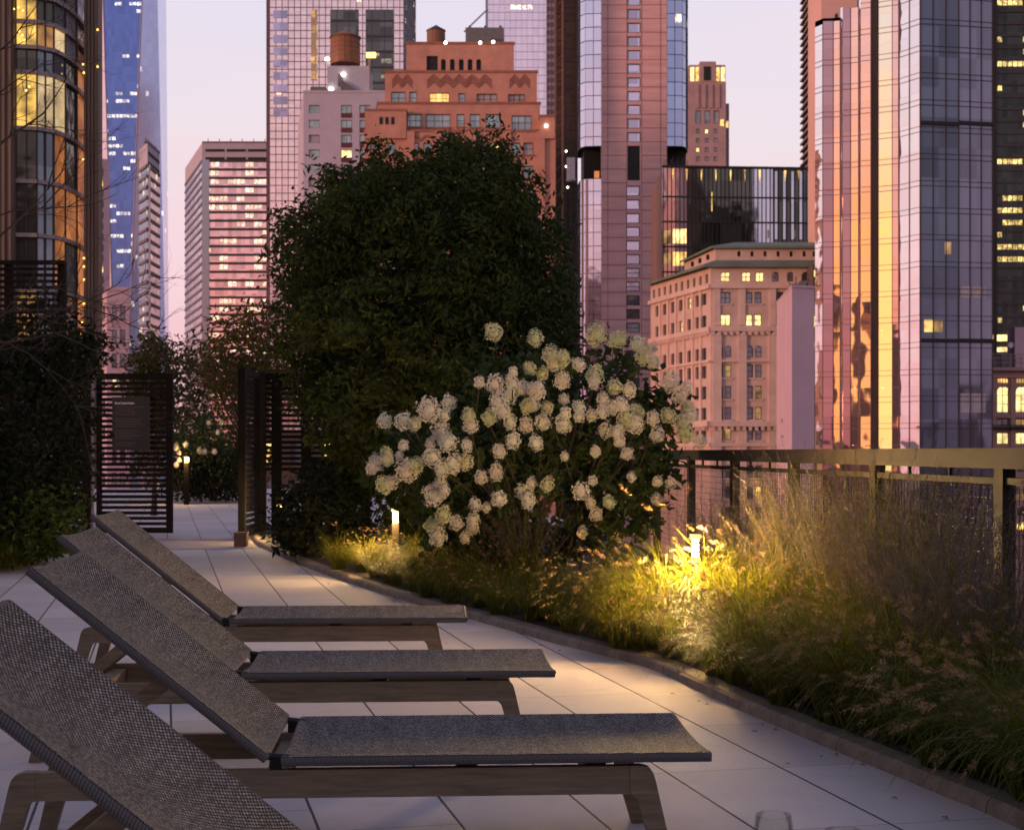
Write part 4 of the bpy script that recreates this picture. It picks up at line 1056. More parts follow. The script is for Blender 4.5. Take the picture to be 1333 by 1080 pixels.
def setting():
    m = MB(); E = [(-16, -5), (railx(-5) + .3, -5), (railx(50) + .3, 50), (-16, 50)]
    m.face([(x, y, 0) for x, y in E]); o = m.build('terrace_pavement', paving_material()); tag(o, kind='structure')
    m = MB(); m.prism(E, -.9, -.004)
    o = m.build('terrace_base', simple('terrace_base_concrete', (.25, .23, .22), .8)); tag(o, kind='structure')
    m = MB(); S = 6000; m.face([(-S, -S, GROUND - .1), (S, -S, GROUND - .1), (S, S, GROUND - .1), (-S, S, GROUND - .1)])
    o = m.build('ground', simple('city_ground', (.05, .045, .045), .7, scale=.02)); tag(o, kind='structure')
    # planting bed behind the curb
    soil = simple('planting_soil', (.016, .012, .009), .95, var=.5, scale=14, bump=1.0, bdist=.03)
    pts = [(x + .10, y) for x, y in CURB]
    edge = pts + [(railx(2.0) + .25, 2.0), (railx(24) + .25, 24.0)]
    m = MB(); m.face([(x, y, .062) for x, y in edge]); o = m.build('planting_soil', soil); tag(o, kind='structure')
    m = MB(); L_ = [(-5.05, 14.9), (-5.45, 17.9), (-6.5, 23.4), (-15, 23.4), (-15, 13.0), (-8, 13.5)]
    m.face([(x, y, .05) for x, y in L_]); o = m.build('planting_soil', soil); tag(o, kind='structure')
    # curb
    t = NT('curb_stone'); co = t.objco(); sp = t.n('ShaderNodeSeparateXYZ'); t.link(t.uv(), sp.inputs[0])
    fu = t.math('FRACT', t.math('DIVIDE', sp.outputs[0], 1.1)); jn = t.ramp(t.math('MINIMUM', fu, t.math('SUBTRACT', 1.0, fu)), .002, .005, .8, 0)
    nz = t.noise(7, 6, co, .7); n2 = t.noise(45, 3, co)
    c = t.mix(t.ramp(nz, .35, .7), (.26, .20, .15), (.12, .095, .07)); c = t.mix(t.ramp(n2, .5, .75, 0, .5), c, (.10, .085, .07)); c = t.mix(jn, c, (.03, .025, .02))
    t.bsdf(c, .8, 0, t.bump(t.math('ADD', nz, t.math('MULTIPLY', n2, .4)), .8, .012)); cm = t.m
    m = MB(); m.force_uv = True; prof = [(0, 0), (.005, .040), (.020, .054), (.105, .058), (.122, .052), (.128, 0.0)]
    n = len(CURB); rings = []; s = 0; S_ = []
    for i, (x, y) in enumerate(CURB):
        a, b = CURB[max(i - 1, 0)], CURB[min(i + 1, n - 1)]; d = Vector((b[0] - a[0], b[1] - a[1], 0)).normalized(); nn = Vector((-d.y, d.x, 0))
        if i: s += math.dist(CURB[i], CURB[i - 1])
        S_.append(s); rings.append([Vector((x, y, 0)) + nn * w + Vector((0, 0, z)) for w, z in prof])
    for i in range(n - 1):
        for k in range(len(prof) - 1):
            m.face([rings[i][k], rings[i + 1][k], rings[i + 1][k + 1], rings[i][k + 1]], [(S_[i] + .001, k), (S_[i + 1], k), (S_[i + 1], k + 1), (S_[i], k + 1)], False)
    o = m.build('kerb', cm); tag(o, kind='structure')
    # darker threshold strip before the gate
    m = MB(); A, B, C_, D = gp(205, 716), gp(352, 713), gp(335, 702), gp(205, 701)
    m.face([(p.x, p.y, .004) for p in (A, B, C_, D)]); o = m.build('pavement_threshold', simple('threshold_stone', (.30, .245, .235), .6, var=.25, scale=3)); tag(o, kind='structure')
setting()

# ---------------------------------------------------------------- loungers
def weave_material():
    t = NT('woven_sling'); uv = t.uv(); sp = t.n('ShaderNodeSeparateXYZ'); t.link(uv, sp.inputs[0])
    a = t.math('DIVIDE', sp.outputs[0], .0115); b = t.math('DIVIDE', sp.outputs[1], .0098)
    row = t.math('FLOOR', b)
    a2 = t.math('ADD', a, t.math('MULTIPLY', row, .5))
    fa = t.math('FRACT', a2); fb = t.math('FRACT', b)
    sa = t.math('SINE', t.math('MULTIPLY', fa, math.pi)); sb = t.math('SINE', t.math('MULTIPLY', fb, math.pi))
    h = t.math('MULTIPLY', t.math('POWER', sa, 1.1), t.math('POWER', sb, .8))
    ca = t.n('ShaderNodeCombineXYZ'); t.link(t.math('FLOOR', a2), ca.inputs[0]); t.link(row, ca.inputs[1])
    wn = t.n('ShaderNodeTexWhiteNoise', noise_dimensions='2D'); t.link(ca.outputs[0], wn.inputs['Vector'])
    mp = t.n('ShaderNodeMapping'); mp.inputs['Scale'].default_value = (26, 3, 1); t.link(uv, mp.inputs['Vector'])
    streak = t.ramp(t.noise(1.0, 3, mp.outputs[0]), .3, .7, .7, 1.15)
    st = t.mix(wn.outputs[0], (.19, .165, .145), (.56, .495, .44))
    col = t.mix(t.ramp(h, .48, .74), (.008, .007, .007), st)
    mx = t.n('ShaderNodeMix', data_type='RGBA', blend_type='MULTIPLY'); mx.inputs['Factor'].default_value = 1.0
    t.link(col, mx.inputs[6]); cc = t.n('ShaderNodeCombineColor'); 
    for i in range(3): t.link(streak, cc.inputs[i])
    t.link(cc.outputs[0], mx.inputs[7])
    t.bsdf(mx.outputs[2], .72, 0, t.bump(h, .9, .004), spec=.22)
    return t.m
M['weave'] = weave_material()
def rope_material():
    t = NT('wrapped_wicker_edge'); uv = t.uv(); sp = t.n('ShaderNodeSeparateXYZ'); t.link(uv, sp.inputs[0])
    f = t.math('FRACT', t.math('ADD', t.math('DIVIDE', sp.outputs[0], .0070), t.math('MULTIPLY', sp.outputs[1], 3.0)))
    h = t.math('SINE', t.math('MULTIPLY', f, math.pi))
    t.bsdf(t.mix(t.ramp(h, .2, .8), (.035, .031, .028), (.14, .125, .112)), .85, 0, t.bump(h, .5, .002)); return t.m
M['rope'] = rope_material()
M['wood'] = simple('weathered_teak', (.215, .155, .092), .7, var=.32, scale=5, bump=.35, bdist=.004, stretch=(1.2, 18, 14))
M['hinge'] = simple('dark_hinge', (.02, .018, .016), .4, .6)

def sling(L0, frame, sag, name, parent, flip=1):
    """woven slab: frame(x,y,z) -> point; x along 0..L0, y -.33...33"""
    nx, ny, hw, th = 28, 12, .33, .010
    m = MB(); m.force_uv = True
    def h(x, y):
        e = min(1.0, min(x, L0 - x) / .10 + .55)
        return -sag * (1 - (y / hw) ** 2) * e
    P = lambda i, j, d: frame(L0 * i / nx, -hw + 2 * hw * j / ny, h(L0 * i / nx, -hw + 2 * hw * j / ny) + d)
    for i in range(nx):
        for j in range(ny):
            q = [(i, j), (i + 1, j), (i + 1, j + 1), (i, j + 1)]
            uv = [(L0 * a / nx + .0003, 2 * hw * b / ny) for a, b in q]
            m.face([P(a, b, 0) for a, b in q], uv, True); m.face([P(a, b, -th) for a, b in q[::-1]], uv[::-1], True)
    o = m.build(name, M['weave'], parent)
    # merge the sheet's vertices so it shades smoothly
    import bmesh
    bm = bmesh.new(); bm.from_mesh(o.data); bmesh.ops.remove_doubles(bm, verts=bm.verts, dist=.0004); bm.to_mesh(o.data); bm.free()
    def bar(path, r, nm):
        b = MB(); b.force_uv = True; seg = 10; n = len(path); acc = 0
        for i in range(n - 1):
            p, q = Vector(path[i]), Vector(path[i + 1]); d = (q - p); l = d.length; d.normalize()
            a = Vector((0, 0, 1)) if abs(d.z) < .9 else Vector((1, 0, 0)); u = d.cross(a).normalized(); w = u.cross(d)
            for k in range(seg):
                t0, t1 = 2 * math.pi * k / seg, 2 * math.pi * (k + 1) / seg
                o0, o1 = (u * math.cos(t0) * r[0] + w * math.sin(t0) * r[1]), (u * math.cos(t1) * r[0] + w * math.sin(t1) * r[1])
                b.face([p + o0, p + o1, q + o1, q + o0], [(acc + .0003, k / seg), (acc + .0003, (k + 1) / seg), (acc + l, (k + 1) / seg), (acc + l, k / seg)], True)
            acc += l
        for e, p in ((0, path[0]), (1, path[-1])):
            d = (Vector(path[1]) - Vector(path[0])) if e == 0 else (Vector(path[-1]) - Vector(path[-2])); d.normalize()
            a = Vector((0, 0, 1)) if abs(d.z) < .9 else Vector((1, 0, 0)); u = d.cross(a).normalized(); w = u.cross(d)
            b.face([Vector(p) + u * math.cos(2 * math.pi * k / seg) * r[0] + w * math.sin(2 * math.pi * k / seg) * r[1] for k in range(seg)])
        ob = b.build(nm, M['rope'], o); return ob
    for sy in (-1, 1):
        bar([frame(x, sy * (hw - .006), -.0145) for x in (-.004, L0 * .33, L0 * .66, L0 + .004)], (.013, .0135), 'edge_roll')
    for xe in (0.0, L0):
        bar([frame(xe, -hw + .02 + (2 * hw - .04) * k / 12, h(xe, -hw + 2 * hw * k / 12) - .011) for k in range(13)], (.010, .0105), 'end_roll')
    return o

ZS, A_B = .345, R(39.0)
def make_lounger():
    t = empty('sun_lounger')
    sling(1.21, lambda x, y, z: Vector((.028 + x, y, ZS + z)), .025, 'seat', t)
    ca, sa = math.cos(A_B), math.sin(A_B)
    sling(.84, lambda x, y, z: Vector((-.012 - x * ca + z * sa, y, ZS + .006 + x * sa + z * ca)), .032, 'backrest', t)
    yr = .285
    for s in (-1, 1):
        m = MB(); y0, y1 = s * yr - .016, s * yr + .016
        m.box(-.665, 1.015, y0, y1, .222, .302)
        m.build('side_rail', M['wood'], t)
        for e in (-1, 1):           # splayed, tapering legs with a rounded shoulder and gusset
            def X(v): return 1.0745 * 0 + (v if e > 0 else .35 - v)
            prof = [(1.013, .303), (1.045, .303), (1.066, .297), (1.079, .283), (1.086, .262), (1.146, 0.0), (1.094, 0.0), (1.034, .205), (1.022, .2205), (1.013, .2225)]
            q = [(X(a), b) for a, b in prof]; n = len(q); mb = MB()
            ya, yb = s * yr - .019, s * yr + .019
            vs = [(a, ya, b) for a, b in q] + [(a, yb, b) for a, b in q]
            mb.raw(vs, [tuple(range(n)), tuple(range(2 * n - 1, n - 1, -1))] + [(i, n + i, n + (i + 1) % n, (i + 1) % n) for i in range(n)])
            mb.build('leg', M['wood'], t)
    for x in (-.56, .0, .55, .93):
        m = MB(); m.box(x - .03, x + .03, -yr + .0165, yr - .0165, .232, .282); m.build('crossbar', M['wood'], t)
    # prop frame under the back
    m = MB()
    for s in (-1, 1):
        a, b = Vector((-.30, s * .235, .555)), Vector((-.625, s * .235, .292)); d = (b - a).normalized(); nrm = Vector((-d.z, 0, d.x)) * .022
        m.hexa([a - nrm + Vector((0, -.014, 0)), b - nrm + Vector((0, -.014, 0)), b - nrm + Vector((0, .014, 0)), a - nrm + Vector((0, .014, 0)), a + nrm + Vector((0, -.014, 0)), b + nrm + Vector((0, -.014, 0)), b + nrm + Vector((0, .014, 0)), a + nrm + Vector((0, .014, 0))])
    m.box(-.64, -.61, -.221, .221, .284, .304)
    m.build('back_prop', M['wood'], t)
    for s in (-1, 1):
        m = MB(); m.tube([(-.04, s * .29, ZS - .002), (.045, s * .29, ZS - .012)], .011, 8); m.box(-.012, .022, s * .29 - .012, s * .29 + .012, .3025, ZS - .01); m.build('hinge', M['hinge'], t)
    return t
L0 = make_lounger()
LOUNGERS = [(-.405, 3.04, 3.2, 'nearest woven sun lounger with its raised back cut by the left edge of the photo'),
            (-.69, 4.64, 3.2, 'woven sun lounger second from the camera, its whole long flat seat in view'),
            (-1.09, 6.28, 3.2, 'woven sun lounger third from the camera, between the long front one and the farthest'),
            (-1.49, 8.20, 3.0, 'farthest woven sun lounger, nearest to the gate and the lit kerb')]
for i, (x, y, a, lab) in enumerate(LOUNGERS):
    o = L0 if i == 0 else copy_tree(L0)
    o.location = (x, y, 0); o.rotation_euler = (0, 0, R(a)); tag(o, lab, 'sun lounger', 'woven sun loungers in a row')

# ---------------------------------------------------------------- railing
def railing():
    t = empty('railing', label='bronze metal railing with wire mesh panels along the edge of the terrace', cat='railing')
    Y0, Y1 = 4.9, 17.5
    A, B = Vector((railx(Y0), Y0, 0)), Vector((railx(Y1), Y1, 0)); d = (B - A).normalized(); n = Vector((d.y, -d.x, 0)); L = (B - A).length
    def bar(mb, s0, s1, z0, z1, w0, w1):
        P = lambda s, w, z: A + d * s + n * w + Vector((0, 0, z))
        mb.hexa([P(s0, w1, z0), P(s0, w0, z0), P(s1, w0, z0), P(s1, w1, z0), P(s0, w1, z1), P(s0, w0, z1), P(s1, w0, z1), P(s1, w1, z1)])
    br = simple('railing_bronze', (.031, .020, .011), .7, 0.0, var=.25, scale=2)
    m = MB(); bar(m, -2.5, L, 1.127, 1.217, -.075, .075); m.build('top_rail', br, t)
    sp = 1.8; off = (6.83 - Y0) / d.y
    for k in range(-1, 7):
        s = off + sp * k
        if s > L - .1: break
        m = MB(); bar(m, s - .05, s + .05, .02, 1.1265, -.03, .03); m.build('post', br, t)
        e = min(s + sp - .05, L)
        if e - (s + .05) < .3: continue
        m = MB(); bar(m, s + .0505, e, 1.055, 1.085, -.018, .018); m.build('mid_rail', br, t)
        m = MB(); bar(m, s + .0505, e, .12, .15, -.018, .018); m.build('bottom_rail', br, t)
        for q in ((s + sp * .37), (s + sp * .70)):
            m = MB(); bar(m, q - .008, q + .008, 1.0853, 1.1267, -.008, .008); m.build('spacer', br, t)
        m = MB(); a0, a1 = s + .0505, e; x = a0 + .04
        while x < a1:
            bar(m, x - .0016, x + .0016, .1503, 1.0547, -.0016, .0016); x += .05
        z = .19
        while z < 1.05:
            bar(m, a0, a1, z - .0016, z + .0016, .0017, .0049); z += .05
        if k <= 0:       # crossing wires of the nearest panels
            x = a0 - .9
            P = lambda s_, w, z_: A + d * s_ + n * w + Vector((0, 0, z_))
            while x < a1:
                for sg in (1, -1):
                    pts = []
                    z0, z1 = .151, 1.054
                    xa, xb = (x, x + .45) if sg > 0 else (x + .45, x)
                    ta, tb = 0.0, 1.0
                    for lim, s_ in ((a0, 1), (a1, -1)):
                        fa_, fb_ = (xa - lim) * s_, (xb - lim) * s_
                        if fa_ < 0 and fb_ < 0: ta = 2
                        elif fa_ < 0: ta = max(ta, fa_ / (fa_ - fb_))
                        elif fb_ < 0: tb = min(tb, fa_ / (fa_ - fb_))
                    if ta < tb:
                        m.tube([P(xa + (xb - xa) * q, -.004, z0 + (z1 - z0) * q) for q in (ta, tb)], .0018, 4, cap=False, smooth=False)
                x += .1
        m.build('mesh_panel', simple('mesh_wire', (.045, .035, .028), .5, .5) if 'mesh_wire' not in bpy.data.materials else bpy.data.materials['mesh_wire'], t)
railing()

# ---------------------------------------------------------------- gate and fences
BLK = simple('black_slat_wood', (.008, .0075, .007), .85, var=.4, scale=3, spec=.12)
def slats(parent, x0, x1, Y, z0, z1, pitch=.077, th=.046, name='slats', skip=None):
    m = MB(); z = z0 + .03
    while z < z1 - th:
        if not (skip and skip(z)): m.box(x0, x1, Y - .012, Y + .012, z, z + th)
        z += pitch
    return m.build(name, BLK, parent)
def gates():
    Y = 22.0
    zt = pz(486, Y)
    t = empty('gate', label='open black slatted gate leaf carrying a dark notice board, left of the path', cat='gate')
    x0, x1 = px(126, Y), px(225, Y)
    m = MB(); w = .07
    m.box(x0, x0 + w, Y - .03, Y + .03, .04, zt); m.box(x1 - w * 1.3, x1, Y - .03, Y + .03, .04, zt); m.box(x0 + w, x1 - w * 1.3, Y - .03, Y + .03, zt - .09, zt); m.box(x0 + w, x1 - w * 1.3, Y - .03, Y + .03, .04, .12)
    m.build('frame', BLK, t)
    slats(t, x0 + w, x1 - w * 1.3, Y, .12, zt - .09, pitch=.0772, th=.047)
    sx0, sx1, sz0, sz1 = px(147, Y), px(196, Y), pz(586, Y), pz(517, Y)
    m = MB(); m.box(sx0, sx1, Y - .046, Y - .0305, sz0, sz1); sg = m.build('notice_board', simple('notice_slate', (.018, .020, .022), .5, var=.1), t)
    tw = simple('notice_lettering', (.8, .78, .8), .6, var=.05); td = simple('notice_small_print', (.085, .088, .092), .6, var=.05)
    cu = bpy.data.curves.new('notice_title', 'FONT'); cu.body = 'Roof Deck Rules'; cu.size = .058; cu.extrude = .001; cu.offset = .0012
    to = bpy.data.objects.new('notice_title', cu); COL.objects.link(to)
    bpy.context.view_layer.update()
    me = bpy.data.meshes.new_from_object(to.evaluated_get(bpy.context.evaluated_depsgraph_get())); COL.objects.unlink(to); bpy.data.objects.remove(to)
    me.materials.clear(); me.materials.append(tw)
    xs = [v.co.x for v in me.vertices]; sc = (px(176, Y) - px(150.5, Y)) / (max(xs) - min(xs))
    for v in me.vertices: v.co = (v.co.x * sc, v.co.y * sc, v.co.z)
    o = bpy.data.objects.new('notice_title', me); COL.objects.link(o); o.parent = sg; o.rotation_euler = (R(90), 0, 0); o.location = (px(150.5, Y), Y - .0475, pz(526, Y))
    m = MB(); rr = random.Random(2); y = 529.5
    for i in range(17):
        if i in (4, 9, 14): y += 3.1; continue
        x = 151.0; end = rr.uniform(172, 187)
        while x < end:
            w_ = rr.uniform(1.2, 4.5); m.box(px(x, Y), px(min(x + w_, end + 1), Y), Y - .0475, Y - .0462, pz(y + .9, Y), pz(y, Y)); x += w_ + .7
        y += 3.1
    m.build('notice_lines', td, sg)
    m = MB(); m.box(px(120.5, Y), px(125.3, Y), Y - .075, Y - .0305, pz(518, Y), pz(500, Y)); m.build('latch_box', simple('latch_grey', (.20, .19, .21), .4, .3), t)
    m = MB(); m.box(px(206, Y), px(209, Y), Y - .06, Y - .031, pz(603, Y), pz(592, Y)); m.build('handle', M['hinge'], t)
    # gate post with a pale metal edge
    t = empty('gate_post', label='tall black post with a pale metal strip holding the open left gate leaf', cat='post')
    m = MB(); m.box(px(108, Y), px(119.4, Y), Y - .06, Y + .06, 0, zt + .03); m.build('post', BLK, t)
    m = MB(); m.box(px(119.6, Y), px(121.8, Y), Y - .055, Y + .03, 0, zt + .03); m.build('metal_strip', simple('strip_steel', (.26, .22, .22), .4, .4), t)
    # fence left of the gate
    t = empty('slatted_fence', label='black slatted fence behind the dark bush, left of the gate post', cat='fence')
    xa, xb = px(-60, Y + .1), px(107, Y + .1)
    slats(t, xa, xb, Y + .1, .05, zt)
    for k in range(4):
        x = xa + (xb - xa) * k / 3.5; m = MB(); m.box(x - .05, x + .05, Y + .113, Y + .2, 0, zt); m.build('post', BLK, t)
    # taller screen behind
    Ys = 24.5; t = empty('slatted_screen', label='taller black slatted screen rising over the bush at the left edge', cat='screen')
    zs = pz(340, Ys); xa, xb = px(-60, Ys), px(84, Ys)
    slats(t, xa, xb - .12, Ys, 2.0, zs - .06, pitch=.098, th=.05)
    for x in (xb - .12, px(5, Ys), xa):
        m = MB(); m.box(x, x + .12, Ys + .0125, Ys + .13, 0, zs); m.build('post', BLK, t)
    m = MB(); m.box(xa, xb, Ys - .06, Ys + .0121, zs - .059, zs + .01); m.build('top_rail', BLK, t)
    # right leaf, swung open and seen edge on
    t = empty('gate', label='open black gate leaf seen edge on at the right side of the path', cat='gate')
    xg = px(325, 21.2)
    m = MB(); z0 = .05
    m.box(xg - .055, xg + .04, 20.6, 20.7, z0, zt); m.box(xg - .03, xg + .03, 21.75, 21.85, z0, zt); m.box(xg - .03, xg + .03, 20.7, 21.75, zt - .09, zt); m.box(xg - .03, xg + .03, 20.7, 21.75, z0, z0 + .09)
    m.build('frame', BLK, t)
    m = MB(); z = z0 + .1
    while z < zt - .14: m.box(xg - .012, xg + .012, 20.7, 21.75, z, z + .047); z += .077
    m.build('slats', BLK, t)
    t = empty('gate_post', label='black post with a pale metal strip on the right side of the gateway', cat='post')
    m = MB(); m.box(px(337, Y), px(346, Y), Y - .06, Y + .06, 0, zt + .03); m.build('post', BLK, t)
    m = MB(); m.box(px(333.5, Y), px(336.8, Y), Y - .05, Y + .03, 0, zt + .03); m.build('metal_strip', simple('strip_steel_b', (.26, .22, .22), .4, .4), t)
    t = empty('slatted_fence', label='black slatted fence with lights showing through, right of the gateway under the tree', cat='fence')
    xa, xb = px(346.2, Y), px(500, Y)
    slats(t, xa, xb, Y, .9, zt); 
    for k in range(4):
        x = xa + (xb - xa) * (k + .38) / 4; m = MB(); m.box(x - .07, x + .07, Y - .09, Y - .0125, 0, zt); m.build('post', BLK, t)
    m = MB(); m.box(xa, xb, Y - .03, Y - .0126, zt - .1, zt); m.build('top_rail', BLK, t)
    # little block at the foot of the leaf
    t = empty('timber_block', label='small square timber block on the paving at the foot of the right gate leaf', cat='block')
    q = gp(312, 712); m = MB(); m.box(q.x - .075, q.x + .085, q.y, q.y + .16, .001, .165); m.build('block', simple('block_timber', (.13, .08, .05), .7, var=.3), t)
    m = MB(); m.box(q.x - .08, q.x + .09, q.y - .005, q.y + .165, .1655, .185); m.build('cap', simple('block_cap', (.16, .10, .06), .6), t)
gates()

# ---------------------------------------------------------------- path lights
BULB = emit('path_lamp_glow', (1.0, .62, .14), 22.0)
def bollard(x, Y, zt, zb, power, label, w=.045, side=(-.25, -.9), rad=.05, drop=.06):
    t = empty('path_light', (x, Y, zb), label, 'path light', 'warm bollard lights in the planting')
    h = zt - zb
    m = MB(); m.box(-w, w, -w, w, 0, h - .135); m.build('post', simple('bollard_bronze', (.012, .009, .006), .95, 0, spec=.05) if 'bollard_bronze' not in bpy.data.materials else bpy.data.materials['bollard_bronze'], t)
    m = MB(); m.box(-w * .7, w * .7, -w * .7, w * .7, h - .1345, h - .0255); m.build('lamp', BULB, t)
    for z in (h - .105, h - .078, h - .051):
        m = MB(); m.lathe([(w * 1.02, z), (w * 1.3, z - .004), (w * 1.3, z + .002), (w * 1.02, z + .004)], seg=16); m.build('louvre_ring', bpy.data.materials['bollard_bronze'], t)
    m = MB(); m.box(-w * 1.25, w * 1.25, -w * 1.25, w * 1.25, h - .025, h); m.build('cap', bpy.data.materials['bollard_bronze'], t)
    l = bpy.data.lights.new('path_light_bulb', 'POINT'); l.energy = power; l.color = (1.0, .61, .22); l.shadow_soft_size = rad
    o = bpy.data.objects.new('path_light_bulb', l); COL.objects.link(o); o.parent = t; d = Vector((side[0], side[1], 0)).normalized() * (w + rad + .03); o.location = (d.x, d.y, h - drop)
    return t
bollard(px(905, 9.0), 9.0, .72, .06, 265, 'glowing bollard light deep in the bright yellow grass before the railing', w=.026, drop=.05, side=(-.55, -.83), rad=.085)
bollard(px(515, 14.6), 14.6, .66, .06, 125, 'slim bollard light under the left end of the white hydrangea', w=.032)
bollard(px(366, 20.6), 20.6, .50, .06, 60, 'low bollard light behind the dark shrub by the right gate post')
bollard(px(243, 35.0), 35.0, 1.10, .0, 40, 'bright lamp shining in front of the hedge beyond the gateway', w=.055, rad=.06)

# ---------------------------------------------------------------- glasses on a low table
def glasses():
    gm = NT('clear_glass'); tr = gm.n('ShaderNodeBsdfTransparent'); tr.inputs[0].default_value = (.95, .96, .94, 1); gl = gm.n('ShaderNodeBsdfGlossy'); gl.inputs['Roughness'].default_value = .03
    lw = gm.n('ShaderNodeLayerWeight'); lw.inputs[0].default_value = .15; ms = gm.n('ShaderNodeMixShader'); gm.link(gm.math('MULTIPLY', lw.outputs['Fresnel'], .45), ms.inputs[0]); gm.link(tr.outputs[0], ms.inputs[1]); gm.link(gl.outputs[0], ms.inputs[2]); gm.link(ms.outputs[0], gm.out.inputs[0])
    t = empty('side_table', (.545, 2.79, 0), 'low round table just below the bottom edge holding two glasses', 'table')
    m = MB(); m.lathe([(.001, .385), (.16, .385), (.165, .392), (.165, .402), (.16, .41), (.001, .41)], seg=32); m.build('table_top', M['wood'], t)
    m = MB(); m.lathe([(.022, .012), (.018, .3848)], seg=12); m.build('stem', M['bronze'], t)
    m = MB(); m.lathe([(.001, 0), (.12, 0), (.12, .008), (.025, .02), (.001, .02)], seg=24); m.build('base', M['bronze'], t)
    prof = [(.001, .0), (.021, .001), (.028, .012), (.036, .035), (.039, .055), (.037, .085), (.0325, .12), (.0313, .1205), (.0302, .119), (.0347, .085), (.0367, .055), (.0337, .035), (.026, .014), (.019, .008), (.001, .007)]
    for i, (x, Y, lab) in enumerate(((px(1007, 2.84), 2.84, 'clear stemless wine glass at the bottom edge, its rim and upper bowl showing'), (px(1098, 2.72), 2.72, 'clear stemless wine glass at the bottom edge, only the curve of its rim showing'))):
        m = MB(); m.lathe(prof, seg=40); o = m.build('wine_glass', gm.m); o.location = (x, Y, .4105); tag(o, lab, 'glass', 'clear wine glasses on the low table')
glasses()

# ---------------------------------------------------------------- unseen blocks added behind the camera for shade and reflections
def behind():
    t = empty('sunblocker', label='added unseen dark brick block that shades the terrace', cat='building')  # unseen block sized to keep the low sun off the terrace
    f = Fac((-7.5, -4.0), (-46, -4.0)); m = MB()
    m.box(-48, -7.5, -40, -4.0, -.9, 34)
    m.build('wall', simple('sunblocker_brick', (.10, .075, .06), .85, var=.3, scale=2), t)
    for k in range(5):
        for j in range(6):
            x = -11 - 7 * k; z = 1.0 + 5.2 * j; m = MB(); m.box(x - 1.4, x + 1.4, -3.997, -3.9, z, z + 2.4); w = m.build('window', M['winframe'], t)
            m = MB(); m.box(x - 1.3, x + 1.3, -3.897, -3.88, z + .1, z + 2.3); m.build('pane', M['pane'], w)
    rng = random.Random(66); m = MB()
    for k in range(60):          # unseen town blocks, added and shaped for what the glass towers mirror
        a = R(95 + 225 * k / 60 + rng.uniform(-2, 2)); d = rng.uniform(320, 700); x, y = math.sin(a) * d, math.cos(a) * d; w = rng.uniform(10, 22)
        h = rng.uniform(-30, 2) if 195 < math.degrees(a) < 262 else rng.uniform(-25, 9) if rng.random() < .8 else rng.uniform(9, 30)
        m.box(x - w, x + w, y - w, y + w, GROUND, h)
    o = m.build('unseen_skyline', simple('unseen_skyline_brown', (.10, .065, .05), .8, var=.5, scale=.06)); tag(o, 'unseen dark mass of town blocks added behind the camera for the towers to mirror', kind='stuff')
behind()
# ================================================================ PLANTS
def leafmat(name, c, var=.45, trans=.25, rough=.65, scale=9):
    t = NT(name); co = t.objco(); f = t.ramp(t.noise(scale, 2, co), .3, .7)
    f2 = t.ramp(t.noise(scale * .12, 2, co), .35, .65)
    col = t.mix(f, [k * (1 - var) for k in c], [k * (1 + var) for k in c])
    col = t.mix(t.math('MULTIPLY', f2, .45), col, (c[0] * 1.3, c[1] * 1.0, c[2] * .7))
    p = t.n('ShaderNodeBsdfPrincipled'); t.link(col, p.inputs['Base Color']); p.inputs['Roughness'].default_value = rough; p.inputs['Specular IOR Level'].default_value = .18
    tr = t.n('ShaderNodeBsdfTranslucent'); t.link(col, tr.inputs[0])
    ms = t.n('ShaderNodeMixShader'); ms.inputs[0].default_value = trans; t.link(p.outputs[0], ms.inputs[1]); t.link(tr.outputs[0], ms.inputs[2]); t.link(ms.outputs[0], t.out.inputs[0])
    return t.m
LM = {'tree': leafmat('tree_leaf', (.050, .072, .016)), 'bush': leafmat('bush_leaf', (.014, .020, .007)), 'hyd': leafmat('hydrangea_leaf', (.040, .064, .018)),
      'warm': leafmat('brownish_leaf', (.075, .068, .016)), 'low': leafmat('low_leaf', (.05, .075, .016)), 'far': leafmat('far_leaf', (.055, .06, .018)), 'red': leafmat('red_leaf', (.20, .07, .03))}  # the warm key is a browner leaf tint
BARK = simple('bark', (.05, .036, .026), .9, var=.4, scale=8, bump=.5, bdist=.02, stretch=(3, 3, .6))

def inpoly(x, y, P):
    c = False; n = len(P)
    for i in range(n):
        (x1, y1), (x2, y2) = P[i], P[(i + 1) % n]
        if (y1 > y) != (y2 > y) and x < (x2 - x1) * (y - y1) / (y2 - y1) + x1: c = not c
    return c
def edist(x, y, P):
    b = 1e9; n = len(P)
    for i in range(n):
        (x1, y1), (x2, y2) = P[i], P[(i + 1) % n]; dx, dy = x2 - x1, y2 - y1; L = dx * dx + dy * dy
        t = max(0, min(1, ((x - x1) * dx + (y - y1) * dy) / L)) if L else 0
        b = min(b, math.hypot(x - x1 - t * dx, y - y1 - t * dy))
    return b

def leaf(m, p, d, ln, w, rng):
    """one folded pointed leaf"""
    a = Vector((rng.uniform(-1, 1), rng.uniform(-1, 1), rng.uniform(-1, 1))); s = d.cross(a)
    if s.length < 1e-4: return
    s.normalize(); nn = s.cross(d) * (w * .35)
    b = p + d * ln * .45
    m.f.append((len(m.v), len(m.v) + 1, len(m.v) + 2, len(m.v) + 3)); m.uv.append([(0.0, 0.0)] * 4); m.sm.append(False)
    m.v.extend([tuple(p), tuple(b + s * w + nn), tuple(p + d * ln - nn), tuple(b - s * w + nn)])

